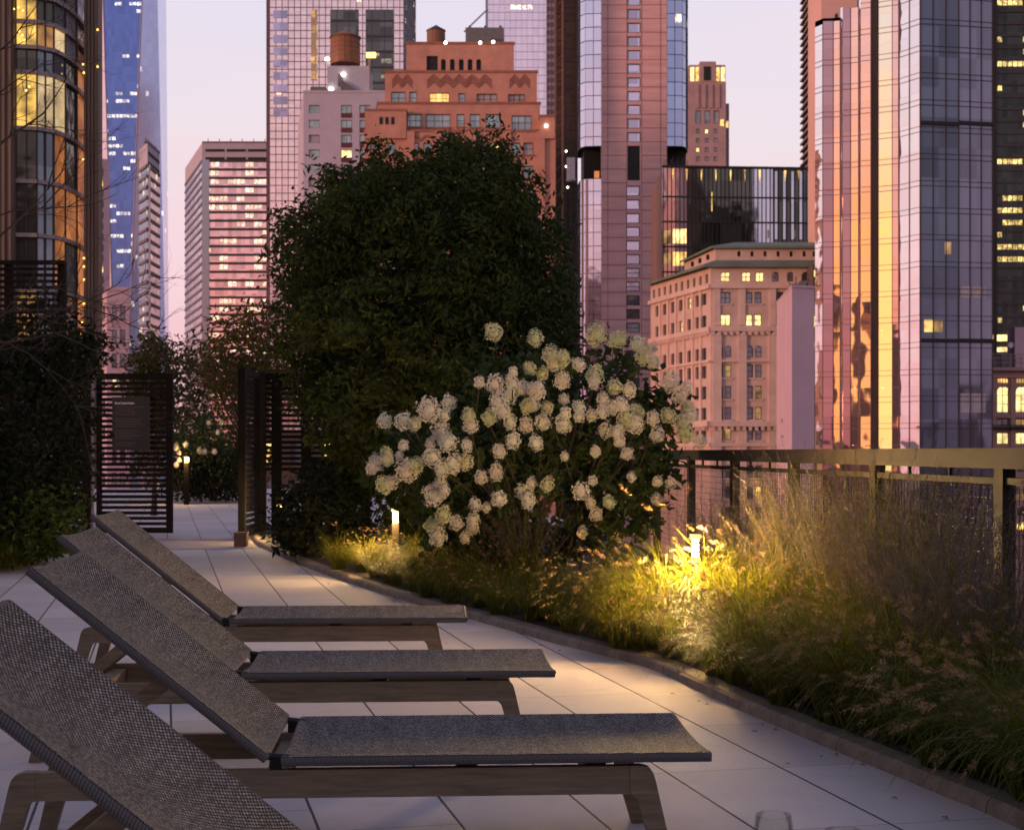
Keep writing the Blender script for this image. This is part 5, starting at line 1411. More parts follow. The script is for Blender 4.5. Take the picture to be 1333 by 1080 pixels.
def crown(P, Yc, D, n, per, ln, w, seed, droop=.4, spread=.3, name='crown', mat='tree', parent=None, ref=None, shell_bias=.35, zmin=.08, lobes=0, lobef=.72):
    """leaf clumps spread through the volume whose silhouette is P (photo points seen at distance Yc)"""
    rng = random.Random(seed); m = MB()
    xs = [p[0] for p in P]; ys = [p[1] for p in P]; rmax = ref or min(max(xs) - min(xs), max(ys) - min(ys)) * .4
    k = 0; centres = []; lob = []
    while len(lob) < lobes:      # boughs: leaf clumps gather round them, so the outline swells and gaps
        x, y = rng.uniform(min(xs), max(xs)), rng.uniform(min(ys), max(ys))
        if inpoly(x, y, P): lob.append((x, y, rng.uniform(.5, 1.25), rng.choice((-1, 1)) * rng.uniform(.2, 1)))
    while k < n:
        sgn = None
        if lobes and rng.random() < lobef:
            lx, ly, lr, sgn = rng.choice(lob); x, y = lx + rng.gauss(0, rmax * .17 * lr), ly + rng.gauss(0, rmax * .15 * lr)
        else: x, y = rng.uniform(min(xs), max(xs)), rng.uniform(min(ys), max(ys))
        if not inpoly(x, y, P) and (sgn is None or edist(x, y, P) > rmax * .07): continue
        e = min(1.0, edist(x, y, P) / rmax); hd = D * math.sqrt(max(0.03, 1 - (1 - e) ** 2))
        q = rng.uniform(-1, 1) if sgn is None else max(-1, min(1, sgn + rng.gauss(0, .25))); q = math.copysign(abs(q) ** shell_bias, q)
        dy = q * hd
        c = Vector((px(x, Yc), Yc + dy, pz(y, Yc)))
        if c.z < zmin: continue
        k += 1; centres.append(c)
        ax = Vector((rng.gauss(0, 1), rng.gauss(0, 1), rng.gauss(0, .6))).normalized()
        sz = rng.uniform(.55, 1.35)
        for j in range(per):
            off = Vector((rng.gauss(0, spread * .5), rng.gauss(0, spread * .5), rng.gauss(0, spread * .5))) * sz + ax * rng.uniform(-spread, spread) * .8 * sz
            d = Vector((rng.gauss(0, 1), rng.gauss(0, 1), rng.gauss(-droop, .7))) + ax * .8
            d.normalize(); l = ln * rng.uniform(.6, 1.3)
            p = c + off
            if p.z < zmin or (p - c).length > spread * 2.0: continue
            leaf(m, p, d, l, w * rng.uniform(.7, 1.2), rng)
    o = m.build(name, LM[mat], parent)
    return o, centres

def limb(m, a, b, r0, r1, rng, sag=.1, n=6):
    pts = []; a, b = Vector(a), Vector(b)
    o = Vector((rng.gauss(0, 1), rng.gauss(0, 1), rng.gauss(0, .5))) * (b - a).length * sag
    for i in range(n + 1):
        t = i / n; pts.append(a.lerp(b, t) + o * math.sin(math.pi * t) * .6)
    m.tube(pts, [r0 + (r1 - r0) * i / n for i in range(n + 1)], 7, cap=False)

def tree(label, P, Yc, D, n, per, ln, w, seed, base, trunk_r, mat='tree', name='broadleaf_tree', group=None, cat='tree', limbs=9, **kw):
    t = empty(name, label=label, cat=cat, group=group)
    o, cs = crown(P, Yc, D, n, per, ln, w, seed, mat=mat, parent=t, **kw)
    rng = random.Random(seed + 1); m = MB()
    bx = Vector(base); top = Vector((px(sum(p[0] for p in P) / len(P), Yc), Yc, pz(min(p[1] for p in P), Yc)))
    fork = bx.lerp(Vector((top.x, top.y, top.z)), .33)
    m.tube([bx + Vector((0, 0, -.05)), bx.lerp(fork, .3) + Vector((trunk_r * .3, 0, 0)), bx.lerp(fork, .7), fork], [trunk_r * 1.35, trunk_r, trunk_r * .85, trunk_r * .75], 10)
    m.build('trunk', BARK, t)
    m = MB()
    for k in range(limbs):
        limb(m, fork - Vector((0, 0, rng.uniform(0, .3))), rng.choice(cs), trunk_r * .5, trunk_r * .08, rng)
    m.build('limbs', BARK, t)
    return t

# ---- the big dark tree
BIG = [(583, 176), (592, 178), (604, 196), (622, 202), (640, 186), (652, 196), (670, 216), (692, 236), (700, 268), (726, 296), (722, 335), (744, 368), (738, 420), (747, 470), (738, 520), (725, 600), (700, 660), (640, 700), (560, 700), (520, 690), (492, 650), (468, 610), (430, 572), (398, 530), (366, 500), (374, 470), (362, 455), (360, 405), (374, 376), (352, 334), (368, 302), (394, 284), (408, 262), (424, 212), (436, 222), (452, 208), (466, 232), (480, 226), (488, 188), (500, 178), (512, 202), (530, 214), (552, 206), (570, 198)]
CORE = [(590, 214), (650, 226), (688, 280), (712, 360), (720, 470), (700, 600), (640, 680), (550, 680), (500, 600), (410, 500), (392, 420), (392, 340), (430, 262), (490, 226), (540, 232)]
_t = tree('big dense dark green tree standing behind the white hydrangea', BIG, 17.6, 1.75, 2500, 24, .098, .019, 11, (px(560, 17.6), 17.6, .06), .10, limbs=14, droop=.7, spread=.15, shell_bias=.6, lobes=110, lobef=.6)
crown(CORE, 17.75, .7, 520, 22, .15, .042, 12, droop=.6, spread=.22, name='inner_foliage', mat='tree', parent=_t, shell_bias=1.0)

# ---- left bush and its companions
tree('tall dark evergreen bush at the left edge in front of the slatted fence', [(-60, 400), (0, 398), (50, 402), (85, 415), (112, 432), (126, 448), (110, 470), (95, 500), (98, 540), (88, 590), (92, 640), (60, 690), (0, 700), (-60, 700)], 16.4, 1.3, 560, 26, .10, .024, 21, (px(10, 16.4), 16.4, .05), .06, mat='bush', name='evergreen_bush', cat='bush', limbs=8, spread=.2, lobes=40)
def low(label, P, Yc, D, n, per, ln, w, seed, mat='low', group=None, **kw):
    t = empty('shrub', label=label, cat='shrub', group=group)
    o, cs = crown(P, Yc, D, n, per, ln, w, seed, name='foliage', mat=mat, parent=t, **kw)
    rng = random.Random(seed); m = MB(); xm = sum(p[0] for p in P) / len(P)
    for c in rng.sample(cs, min(10, len(cs))): limb(m, (px(xm, Yc) + rng.gauss(0, .08), Yc + rng.gauss(0, .08), .04), c, .014, .004, rng)
    m.build('stems', BARK, t); return t
low('low leafy green shrub at the foot of the dark bush by the left edge', [(-30, 640), (20, 620), (60, 635), (95, 650), (104, 690), (80, 712), (40, 738), (-30, 748)], 15.9, .7, 170, 18, .10, .022, 22, spread=.17)
low('dark rounded shrub beside the kerb and the right gate post', [(362, 690), (372, 650), (395, 628), (430, 622), (462, 640), (478, 670), (470, 715), (430, 722), (385, 722)], 17.0, .8, 230, 18, .09, .022, 24, mat='bush', spread=.16)
low('small dark leafy shrub under the left side of the big tree', [(402, 615), (420, 600), (445, 598), (475, 610), (480, 640), (440, 660), (405, 650)], 18.6, .7, 150, 18, .09, .022, 25, mat='bush', spread=.2)
low('low reddish-leaved plant glowing beneath the hydrangea', [(555, 742), (570, 728), (590, 732), (592, 705), (600, 705), (606, 728), (630, 738), (622, 750), (570, 752)], 13.6, .25, 60, 14, .045, .013, 26, mat='red', spread=.07)

# ---- beyond the gateway
low('dark shrub mass beyond the gateway with the lamp in front of it', [(176, 500), (182, 460), (196, 444), (214, 452), (238, 440), (254, 462), (276, 448), (290, 470), (322, 476), (345, 500), (345, 600), (322, 640), (225, 640), (180, 610)], 38.5, 1.6, 480, 18, .15, .036, 31, mat='far', spread=.34)
low('low clipped hedge at the end of the paved path', [(222, 600), (260, 590), (300, 598), (330, 604), (334, 648), (222, 650)], 36.4, .8, 220, 18, .11, .03, 32, mat='bush', spread=.22)
tree('small brownish tree with thin foliage beyond the right gate leaf', [(262, 480), (268, 440), (282, 420), (300, 408), (318, 412), (328, 398), (348, 412), (374, 430), (378, 470), (370, 520), (330, 530), (285, 520)], 31.0, 1.0, 230, 14, .15, .03, 33, (px(325, 31), 31.0, 0), .07, mat='warm', name='small_tree', spread=.32)
tree('dark young tree left of the gateway behind the slatted gate', [(176, 520), (180, 470), (186, 448), (196, 438), (206, 446), (222, 470), (226, 520), (215, 560), (190, 560)], 29.0, .7, 150, 16, .14, .03, 34, (px(200, 29), 29.0, 0), .05, mat='far', name='small_tree', spread=.24)

# ---- bare twiggy tree at the left
def bare():
    t = empty('bare_tree', label='leafless brown tree reaching thin twigs across the curved glass building', cat='tree')
    rng = random.Random(77); Y = 13.0; m = MB(); tw = MB()
    base = Vector((px(-70, Y), Y, .05))
    trunk = [base, pt(-66, 600, Y), pt(-55, 500, Y), pt(-48, 420, Y), pt(-44, 330, Y), pt(-30, 200, Y), pt(-24, 60, Y)]
    m.tube(trunk, [.075, .06, .055, .05, .042, .03, .02], 8); m.build('trunk', BARK, t)
    def grow(p, d, L, r, depth):
        n = 6; pts = [p]; 
        for i in range(n):
            d = (d + Vector((rng.gauss(0, .13), rng.gauss(0, .16), rng.gauss(.02, .13)))).normalized(); pts.append(pts[-1] + d * L / n)
        tw.tube(pts, [r * (1 - .75 * i / n) for i in range(n + 1)], 5, cap=False)
        if depth > 0:
            for k in range(4 if depth > 1 else 3):
                q = pts[rng.randint(2, n)]; s = rng.choice((-1, 1)); dd = (d + Vector((rng.uniform(-.3, .5), rng.gauss(0, .35), s * rng.uniform(.35, .8)))).normalized()
                grow(q, dd, L * rng.uniform(.4, .62), r * .5, depth - 1)
    main = [((-44, 340), (80, 268), .016), ((-48, 420), (60, 335), .014), ((-30, 210), (128, 162), .015), ((-44, 330), (50, 130), .013), ((-26, 90), (70, 30), .011), ((-50, 450), (120, 440), .011), ((-48, 430), (100, 390), .012), ((-40, 300), (138, 240), .010), ((-52, 480), (90, 430), .010), ((-28, 150), (40, 60), .010), ((-50, 445), (118, 405), .009)]
    for a, b, r in main:
        A, B = pt(*a, Y), pt(*b, Y + rng.uniform(-.8, .8)); grow(A, (B - A).normalized(), (B - A).length, r, 3)
    tw.build('branches', simple('twig_bark', (.055, .036, .026), .9, var=.3), t)
bare()

# ---- grasses
def grassmat(name, c, var=.35, trans=.5):
    t = NT(name); co = t.objco(); f = t.ramp(t.noise(16, 2, co), .3, .7)
    sp = t.n('ShaderNodeSeparateXYZ'); t.link(co, sp.inputs[0]); hz = t.ramp(sp.outputs[2], .05, .6)
    lo = [k * (1 - var) for k in c]; hi = [k * (1 + var) for k in c]
    col = t.mix(f, lo, hi); col = t.mix(t.math('MULTIPLY', hz, .45), col, (c[0] * 1.7, c[1] * 1.25, c[2] * 1.3))
    col = t.mix(t.math('MULTIPLY', t.rnd(), .35), col, (c[0] * 1.35, c[1] * .9, c[2] * .9))
    p = t.n('ShaderNodeBsdfPrincipled'); t.link(col, p.inputs['Base Color']); p.inputs['Roughness'].default_value = .5; p.inputs['Specular IOR Level'].default_value = .25
    tr = t.n('ShaderNodeBsdfTranslucent'); t.link(col, tr.inputs[0]); ms = t.n('ShaderNodeMixShader'); ms.inputs[0].default_value = trans
    t.link(p.outputs[0], ms.inputs[1]); t.link(tr.outputs[0], ms.inputs[2]); t.link(ms.outputs[0], t.out.inputs[0]); return t.m
GM = grassmat('grass_blade', (.102, .122, .010)); SM = grassmat('seed_head', (.24, .185, .085), .3, .3); PM = grassmat('plume_grey', (.135, .122, .125), .3, .3)

def blade(m, base, az, L, tilt, bend, w, n=5):
    p = Vector(base); th = tilt; pts = [p]
    h = Vector((math.cos(az), math.sin(az), 0))
    for i in range(n):
        d = h * math.sin(th) + Vector((0, 0, math.cos(th))); p = p + d * (L / n); pts.append(p); th = min(2.5, th + bend / n * (1 + .4 * i))
    s = Vector((-h.y, h.x, 0)); b = len(m.v)
    for i, q in enumerate(pts):
        ww = w * (1 - (i / n) ** 1.6) + .0006; m.v.append(tuple(q - s * ww)); m.v.append(tuple(q + s * ww))
    for i in range(n):
        m.f.append((b + 2 * i, b + 2 * i + 1, b + 2 * i + 3, b + 2 * i + 2)); m.uv.append([(0.0, 0.0)] * 4); m.sm.append(True)
    return pts

def tuft(seed, nb=330, H=.62, heads=26, w=.0032, droop=1.0):
    rng = random.Random(seed); m = MB(); s = MB()
    for k in range(nb):
        a = rng.uniform(0, 6.283); r = .11 * math.sqrt(rng.random())
        blade(m, (r * math.cos(a), r * math.sin(a), 0), a + rng.gauss(0, .5), H * rng.uniform(.6, 1.25), rng.uniform(.05, .5), rng.uniform(.5, 1.7) * droop, w * rng.uniform(.6, 1.2), 6)
    for k in range(heads):
        a = rng.uniform(0, 6.283); r = .07 * math.sqrt(rng.random())
        pts = blade(m, (r * math.cos(a), r * math.sin(a), 0), a + rng.gauss(0, .4), H * rng.uniform(.95, 1.35), rng.uniform(.05, .5), rng.uniform(.5, 1.35), .0016, 6)
        d = (pts[-1] - pts[-2]).normalized(); p = pts[-1]; ln = rng.uniform(.045, .085)
        for j in range(34):        # bristly foxtail
            t = rng.random(); c = p + d * ln * t; rr = .0085 * math.sin(math.pi * min(.98, t * .9 + .1)) + .002
            v = Vector((rng.gauss(0, 1), rng.gauss(0, 1), rng.gauss(0, 1))); v = (v - d * v.dot(d)).normalized(); e = (d * .8 + v).normalized()
            q = c + v * rr * .4; sd = e.cross(v).normalized() * .0016
            s.f.append(tuple(range(len(s.v), len(s.v) + 3))); s.uv.append([(0.0, 0.0)] * 3); s.sm.append(False); s.v.extend([tuple(q - sd), tuple(q + sd), tuple(q + e * (.010 + rr))])
    return m, s
def plume(seed, n=135, H=1.16):
    rng = random.Random(seed); m = MB(); s = MB()
    for k in range(n):
        a = rng.uniform(0, 6.283); r = .10 * math.sqrt(rng.random())
        pts = blade(m, (r * math.cos(a), r * math.sin(a), 0), a + rng.gauss(0, .4), H * rng.uniform(.65, 1.1), rng.uniform(.03, .28), rng.uniform(.1, .55), .0022, 7)
        for j in range(54):
            t = rng.uniform(.42, 1.0); f = t * 7; i = min(6, int(f)); c = pts[i].lerp(pts[i + 1], f - i)
            v = Vector((rng.gauss(0, 1), rng.gauss(0, 1), rng.gauss(.5, .8))).normalized(); l = rng.uniform(.02, .075) * (1.25 - t)
            sd = v.cross(Vector((rng.gauss(0, 1), rng.gauss(0, 1), 1))).normalized() * rng.uniform(.0009, .0018)
            s.f.append(tuple(range(len(s.v), len(s.v) + 3))); s.uv.append([(0.0, 0.0)] * 3); s.sm.append(False); s.v.extend([tuple(c - sd), tuple(c + sd), tuple(c + v * l * 1.4)])
    return m, s
def clump_thing(name, ms, gm, sm, sname):
    t = empty(name); ms[0].build('blades', gm, t); ms[1].build(sname, sm, t); return t
PROTO = [clump_thing('grass_clump', tuft(100 + i, droop=(.8, 1.0, 1.2, 1.0)[i], heads=(12, 26, 20, 60)[i], nb=(360, 320, 340, 260)[i]), GM, SM, 'seed_heads') for i in range(4)]
PLUME = [clump_thing('plume_grass', plume(200 + i), GM, PM, 'plumes') for i in range(2)]
used = {}
def put(proto, x, y, sc, rz, lab, cat, grp, hsc=1.0):
    o = proto if proto.name not in used else copy_tree(proto); used[proto.name] = 1
    o.location = (x, y, .058); o.rotation_euler = (0, 0, rz); o.scale = (sc, sc, sc * hsc); tag(o, lab, cat, grp)
def curbx(Y):
    for (x0, y0), (x1, y1) in zip(CURB[:-1], CURB[1:]):
        if y1 <= Y <= y0: return x0 + (x1 - x0) * (y0 - Y) / (y0 - y1) if y0 != y1 else x0
    return CURB[-1][0]
rg = random.Random(42); spots = []
Y = 4.3
while Y < 15.2:
    a, b = curbx(Y) + .10, railx(Y) - .12
    if Y > 10.6: b = min(b, a + .75)
    x = a + rg.uniform(0, .15); first = True
    while x < b:
        spots.append((x, Y + rg.uniform(-.12, .12), first)); first = False; x += rg.uniform(.27, .40)
    Y += .26 + .022 * (Y - 4)
GL = {'yel': 'grass clump glowing yellow in the light of the bollard before the railing', 'near': 'drooping foxtail grass clump with tan seed heads at the near right kerb',
      'mid': 'dark green grass clump in the bed in front of the hydrangea', 'left': 'yellow lit grass tuft by the kerb left of the hydrangea', 'back': 'shaded grass clump in the right bed close to the railing'}
for (x, y, fr) in spots:
    if y > 13.2: k, sc = 'left', rg.uniform(.55, .75)
    elif y > 10.0: k, sc = 'mid', rg.uniform(.62, .85) * (.8 if fr else 1.0)
    elif y > 7.7: k, sc = 'yel', rg.uniform(.78, 1.05) * (.52 if fr else .72 if x < curbx(y) + .6 else 1)
    elif x > curbx(y) + .62: k, sc = 'back', rg.uniform(.85, 1.1)
    else: k, sc = 'near', rg.uniform(.75, .98)
    if abs(x - px(905, 9.0)) < .16 and abs(y - 9.0) < .2: continue
    put(PROTO[(3 if k == 'near' and rg.random() < .6 else rg.randrange(3))], x, y, sc, rg.uniform(0, 6.28), GL[k], 'grass clump', {'yel': 'grass clumps lit by the bollard', 'near': 'foxtail grasses along the near kerb', 'mid': 'grasses before the hydrangea', 'left': 'lit grass tufts left of the hydrangea', 'back': 'grasses by the railing'}[k], rg.uniform(.9, 1.08))
for i, (x, Y, s) in enumerate(((960, 10.6, .80), (985, 9.6, .74), (1035, 9.0, .86), (1070, 9.8, 1.0), (1095, 8.4, 1.02), (1130, 8.0, 1.0), (1165, 7.4, .98), (1200, 7.0, .92), (1240, 6.6, .86), (925, 11.6, .75), (1290, 6.2, .8), (680, 12.1, .95), (1010, 10.4, .85))):
    X = min(px(x, Y), railx(Y) - .12)
    put(PLUME[i % 2], X, Y, s, i * 1.3, 'hazy grey plume of fine grass in front of the wire mesh railing' if x != 680 else 'wispy grey plume of grass rising before the dark middle of the hydrangea', 'grass', 'hazy grey plumes before the railing' if x != 680 else None)

for i, (x, Y_, s) in enumerate(((8, 15.4, .8), (28, 15.7, .75), (50, 16.3, .8), (70, 16.9, .75), (-12, 15.3, .85), (90, 18.2, .8), (18, 16.2, .9), (84, 17.5, .7))):
    put(PROTO[i % 3], px(x, Y_), Y_, s, i * 1.7, 'strappy green grass tuft at the foot of the dark bush by the left edge', 'grass clump', 'grass tufts under the left bush', .85)
# tall tufts that crowd the bollard
for i, (dx, dy, s) in enumerate(((.17, -.10, .95), (-.22, .08, .9), (.05, .20, 1.2), (.25, .06, 1.2), (-.08, -.34, .62), (-.42, -.02, .72), (.42, .16, 1.2), (-.30, .30, .95), (.20, -.36, .7), (.36, -.16, 1.0), (.55, -.06, 1.05), (-.12, .34, 1.2))):
    put(PROTO[i % 3], px(905, 9.0) + dx, 9.0 + dy, s, i * 1.9, GL['yel'], 'grass clump', 'grass clumps lit by the bollard', 1.0)

# ---- hydrangea
HEADS = """643,433,24 697,441,20 624,498,15 644,501,24 667,498,19 668,484,13 690,480,16 665,514,21 648,524,22 655,535,20 637,544,20 687,529,20 681,505,18 697,508,20 664,549,18 685,554,20
610,541,18 613,555,20 584,525,20 559,535,30 578,541,16 501,548,19 525,549,22 540,553,16 574,563,26 583,577,24 608,580,16 560,578,14 668,574,21 698,577,20 650,588,18 503,590,16 525,580,14 520,594,12
505,599,16 490,603,22 484,611,16 530,614,30 540,606,22 500,632,20 510,629,18 563,595,26 590,604,24 575,612,20 606,602,20 626,622,18 646,615,20 574,628,16 565,645,28 579,639,16 650,650,22 619,657,17
633,661,12 577,671,22 594,681,20 616,676,18 615,688,18 605,700,14 562,684,20 570,698,24 680,640,20 692,629,14 688,652,20 718,463,24 733,468,20 722,473,22 706,487,16 732,496,22 700,509,22 695,527,18
713,531,16 754,530,17 754,542,16 736,538,16 707,550,22 733,553,22 754,475,18 774,489,24 773,499,16 776,436,26 803,442,22 830,447,20 838,464,22 851,471,18 851,453,12 801,504,20 820,508,18 809,527,20
798,532,16 784,537,18 770,541,15 830,537,18 815,545,24 827,553,22 789,560,20 804,562,18 807,575,16 775,587,13 850,545,18 870,542,20 888,551,22 873,498,24 894,504,16 884,516,18 893,530,20 900,541,18
855,566,20 893,566,22 912,575,18 734,520,14 785,520,16 816,591,18 775,589,13 735,594,12 822,621,12 712,631,18 757,640,22 772,626,13 769,655,14 793,654,17 776,670,18 758,693,14 856,627,14 873,629,14 855,650,14"""
HEADS = [tuple(float(v) for v in h.split(',')) for h in HEADS.split()]
def floret_head(seed):
    rng = random.Random(seed); m = MB(); n = 240
    for k in range(n):
        z = 1 - 2 * (k + .5) / n; ph = k * 2.39996; r = math.sqrt(1 - z * z); d = Vector((r * math.cos(ph), r * math.sin(ph), z))
        lump = 1 + .16 * math.sin(d.x * 5 + seed) * math.sin(d.y * 4.3 + 1) + .1 * math.sin(d.z * 7 + seed * 2)
        c = Vector((d.x * .46, d.y * .46, d.z * .50 + (.10 if z > 0 else 0) * z)) * lump * rng.uniform(.82, 1.12)
        nn = (d + Vector((rng.gauss(0, .5), rng.gauss(0, .5), rng.gauss(0, .5)))).normalized(); u = nn.orthogonal().normalized(); w = nn.cross(u); s = rng.uniform(.052, .082); t0 = rng.uniform(0, 1.5)
        for j in range(4):
            a = t0 + j * math.pi / 2; e = u * math.cos(a) + w * math.sin(a); f = u * math.cos(a + 1.57) + w * math.sin(a + 1.57)
            m.f.append(tuple(range(len(m.v), len(m.v) + 4))); m.uv.append([(0.0, 0.0)] * 4); m.sm.append(False)
            m.v.extend([tuple(c), tuple(c + e * s * .6 + f * s * .42 + nn * s * .12), tuple(c + e * s * 1.1 - nn * s * .05), tuple(c + e * s * .6 - f * s * .42 + nn * s * .12)])
    m.lathe([(.01, -.26), (.18, -.2), (.25, 0), (.18, .2), (.01, .28)], seg=8)
    return m
def petal(name, a, b):
    t = NT(name); co = t.objco(); f = t.ramp(t.noise(7, 3, co), .32, .68)
    sp = t.n('ShaderNodeSeparateXYZ'); t.link(co, sp.inputs[0])
    col = t.mix(f, a, b); col = t.mix(t.math('MULTIPLY', t.rnd(), .5), col, (b[0] * .95, b[1] * .8, b[2] * .78))
    p = t.n('ShaderNodeBsdfPrincipled'); t.link(col, p.inputs['Base Color']); p.inputs['Roughness'].default_value = .7; p.inputs['Specular IOR Level'].default_value = .15
    tr = t.n('ShaderNodeBsdfTranslucent'); t.link(col, tr.inputs[0]); ms = t.n('ShaderNodeMixShader'); ms.inputs[0].default_value = .25
    t.link(p.outputs[0], ms.inputs[1]); t.link(tr.outputs[0], ms.inputs[2]); t.link(ms.outputs[0], t.out.inputs[0]); return t.m
def hydrangea():
    t = empty('hydrangea_shrub', label='large hydrangea shrub covered in round creamy white flower heads', cat='hydrangea')
    rng = random.Random(9); Yc = 12.6
    OUT = [(490, 605), (505, 570), (530, 560), (560, 545), (600, 550), (630, 510), (638, 450), (652, 450), (665, 485), (690, 460), (705, 460), (720, 480), (748, 490), (765, 460), (775, 450), (800, 452), (826, 462), (838, 480), (838, 512), (868, 512), (884, 530), (888, 565), (872, 600), (856, 640), (835, 690), (790, 715), (700, 720), (620, 716), (560, 705), (545, 670), (540, 640), (500, 625)]
    crown(OUT, Yc + .15, .85, 520, 13, .105, .030, 51, droop=.3, spread=.12, name='foliage', mat='hyd', parent=t)
    P = [floret_head(k) for k in range(3)]
    mats = [petal('petal_cream', (.82, .79, .56), (.94, .91, .75)), petal('petal_lime', (.58, .61, .28), (.84, .83, .56)), petal('petal_blush', (.84, .76, .58), (.92, .87, .72))]
    meshes = []
    for k in range(3):
        o = P[k].build('flower_head', mats[k], t); meshes.append(o.data); bpy.data.objects.remove(o)
    order = sorted(HEADS, key=lambda h: -h[2]); stems = MB(); rest = MB(); n = 0
    base = Vector((px(700, Yc), Yc, .06)); XC = 690
    for i, (x, y, dpx) in enumerate(order):
        q = max(0, 1 - ((x - 695) / 240) ** 2 - ((y - 590) / 185) ** 2)
        Y = Yc - .95 * math.sqrt(q) + rng.uniform(-.12, .15)
        c = pt(x, y, Y); s = dpx / F * Y * 1.0
        top = Vector((c.x - base.x, c.y - base.y, max(.5, c.z))).normalized()
        if i < 98:
            k = 1 if (rng.random() < (.6 if y < 470 else .25)) else (2 if rng.random() < .45 else 0)
            o = bpy.data.objects.new('flower_head', meshes[k]); COL.objects.link(o); o.parent = t; o.location = c; o.scale = (s, s, s * rng.uniform(.88, 1.08))
            o.rotation_euler = (rng.gauss(0, .35), rng.gauss(0, .35) + (x - XC) / 900, rng.uniform(0, 6.28))
        else:
            src = P[i % 3]; Rm = Matrix.Rotation(rng.uniform(0, 6), 3, 'Z')
            rest.raw([c + Rm @ Vector(v) * s for v in src.v], src.f)
        if i % 4 == 0: limb(stems, base + Vector((rng.gauss(0, .15), rng.gauss(0, .12), 0)), c - Vector((0, 0, s * .4)), .012, .004, rng, .12, 7)
    o = rest.build('small_flower_heads', mats[0], t); o['kind'] = 'stuff'
    stems.build('stems', BARK, t)
    # a far hydrangea beyond the gate
    t2 = empty('hydrangea_shrub', label='small hydrangea with dim pale blooms beside the lamp beyond the gateway', cat='hydrangea')
    crown([(224, 600), (228, 570), (250, 548), (275, 545), (296, 560), (300, 600), (270, 612), (230, 612)], 36.0, .5, 90, 12, .12, .035, 52, name='foliage', mat='hyd', parent=t2, spread=.2)
    for k in range(13):
        x, y = rng.uniform(226, 298), rng.uniform(550, 606); c = pt(x, y, 35.3 + rng.uniform(-.15, .2)); s = rng.uniform(.09, .13)
        o = bpy.data.objects.new('flower_head', meshes[k % 3]); COL.objects.link(o); o.parent = t2; o.location = c; o.scale = (s, s, s)
    m = MB()
    for k in range(6): limb(m, (px(262, 36) + rng.gauss(0, .1), 36, .02), pt(rng.uniform(235, 290), rng.uniform(555, 590), 36), .012, .004, rng)
    m.build('stems', BARK, t2)
hydrangea()

# ---- a little litter on the paving and the kerb
def litter():
    rng = random.Random(5); cols = [simple('fallen_leaf_brown', (.10, .055, .025), .8), simple('fallen_leaf_tan', (.20, .13, .06), .8)]
    metas = []
    for k in range(3):
        m = MB(); n = 7; L_ = .042 + .01 * k
        prof = [(i / n, .013 * math.sin(math.pi * (i / n) ** .8) * (1 + .2 * math.sin(i * 2.3 + k))) for i in range(n + 1)]
        for i in range(n):
            (a, wa), (b, wb) = prof[i], prof[i + 1]; za, zb = .008 * math.sin(a * 3.1) + .003, .008 * math.sin(b * 3.1) + .003
            m.face([(a * L_, -wa, za + wa * .4), (b * L_, -wb, zb + wb * .4), (b * L_, 0, zb), (a * L_, 0, za)]); m.face([(a * L_, 0, za), (b * L_, 0, zb), (b * L_, wb, zb + wb * .4), (a * L_, wa, za + wa * .4)])
        o = m.build('fallen_leaf', cols[k % 2]); metas.append(o.data); bpy.data.objects.remove(o)
    for k in range(22):
        Y = rng.choice((rng.uniform(4.9, 8), rng.uniform(5.5, 13), rng.uniform(6, 16))); off = abs(rng.gauss(0, .28)) + .02
        o = bpy.data.objects.new('fallen_leaf', metas[k % 3]); COL.objects.link(o); o.location = (curbx(Y) - off, Y, .0005); o.rotation_euler = (0, 0, rng.uniform(0, 6.28)); o.scale = (rng.uniform(.4, .75),) * 3
        tag(o, 'small dry leaf fallen on the paving near the kerb', 'leaf', 'dry leaves scattered along the kerb')
litter()
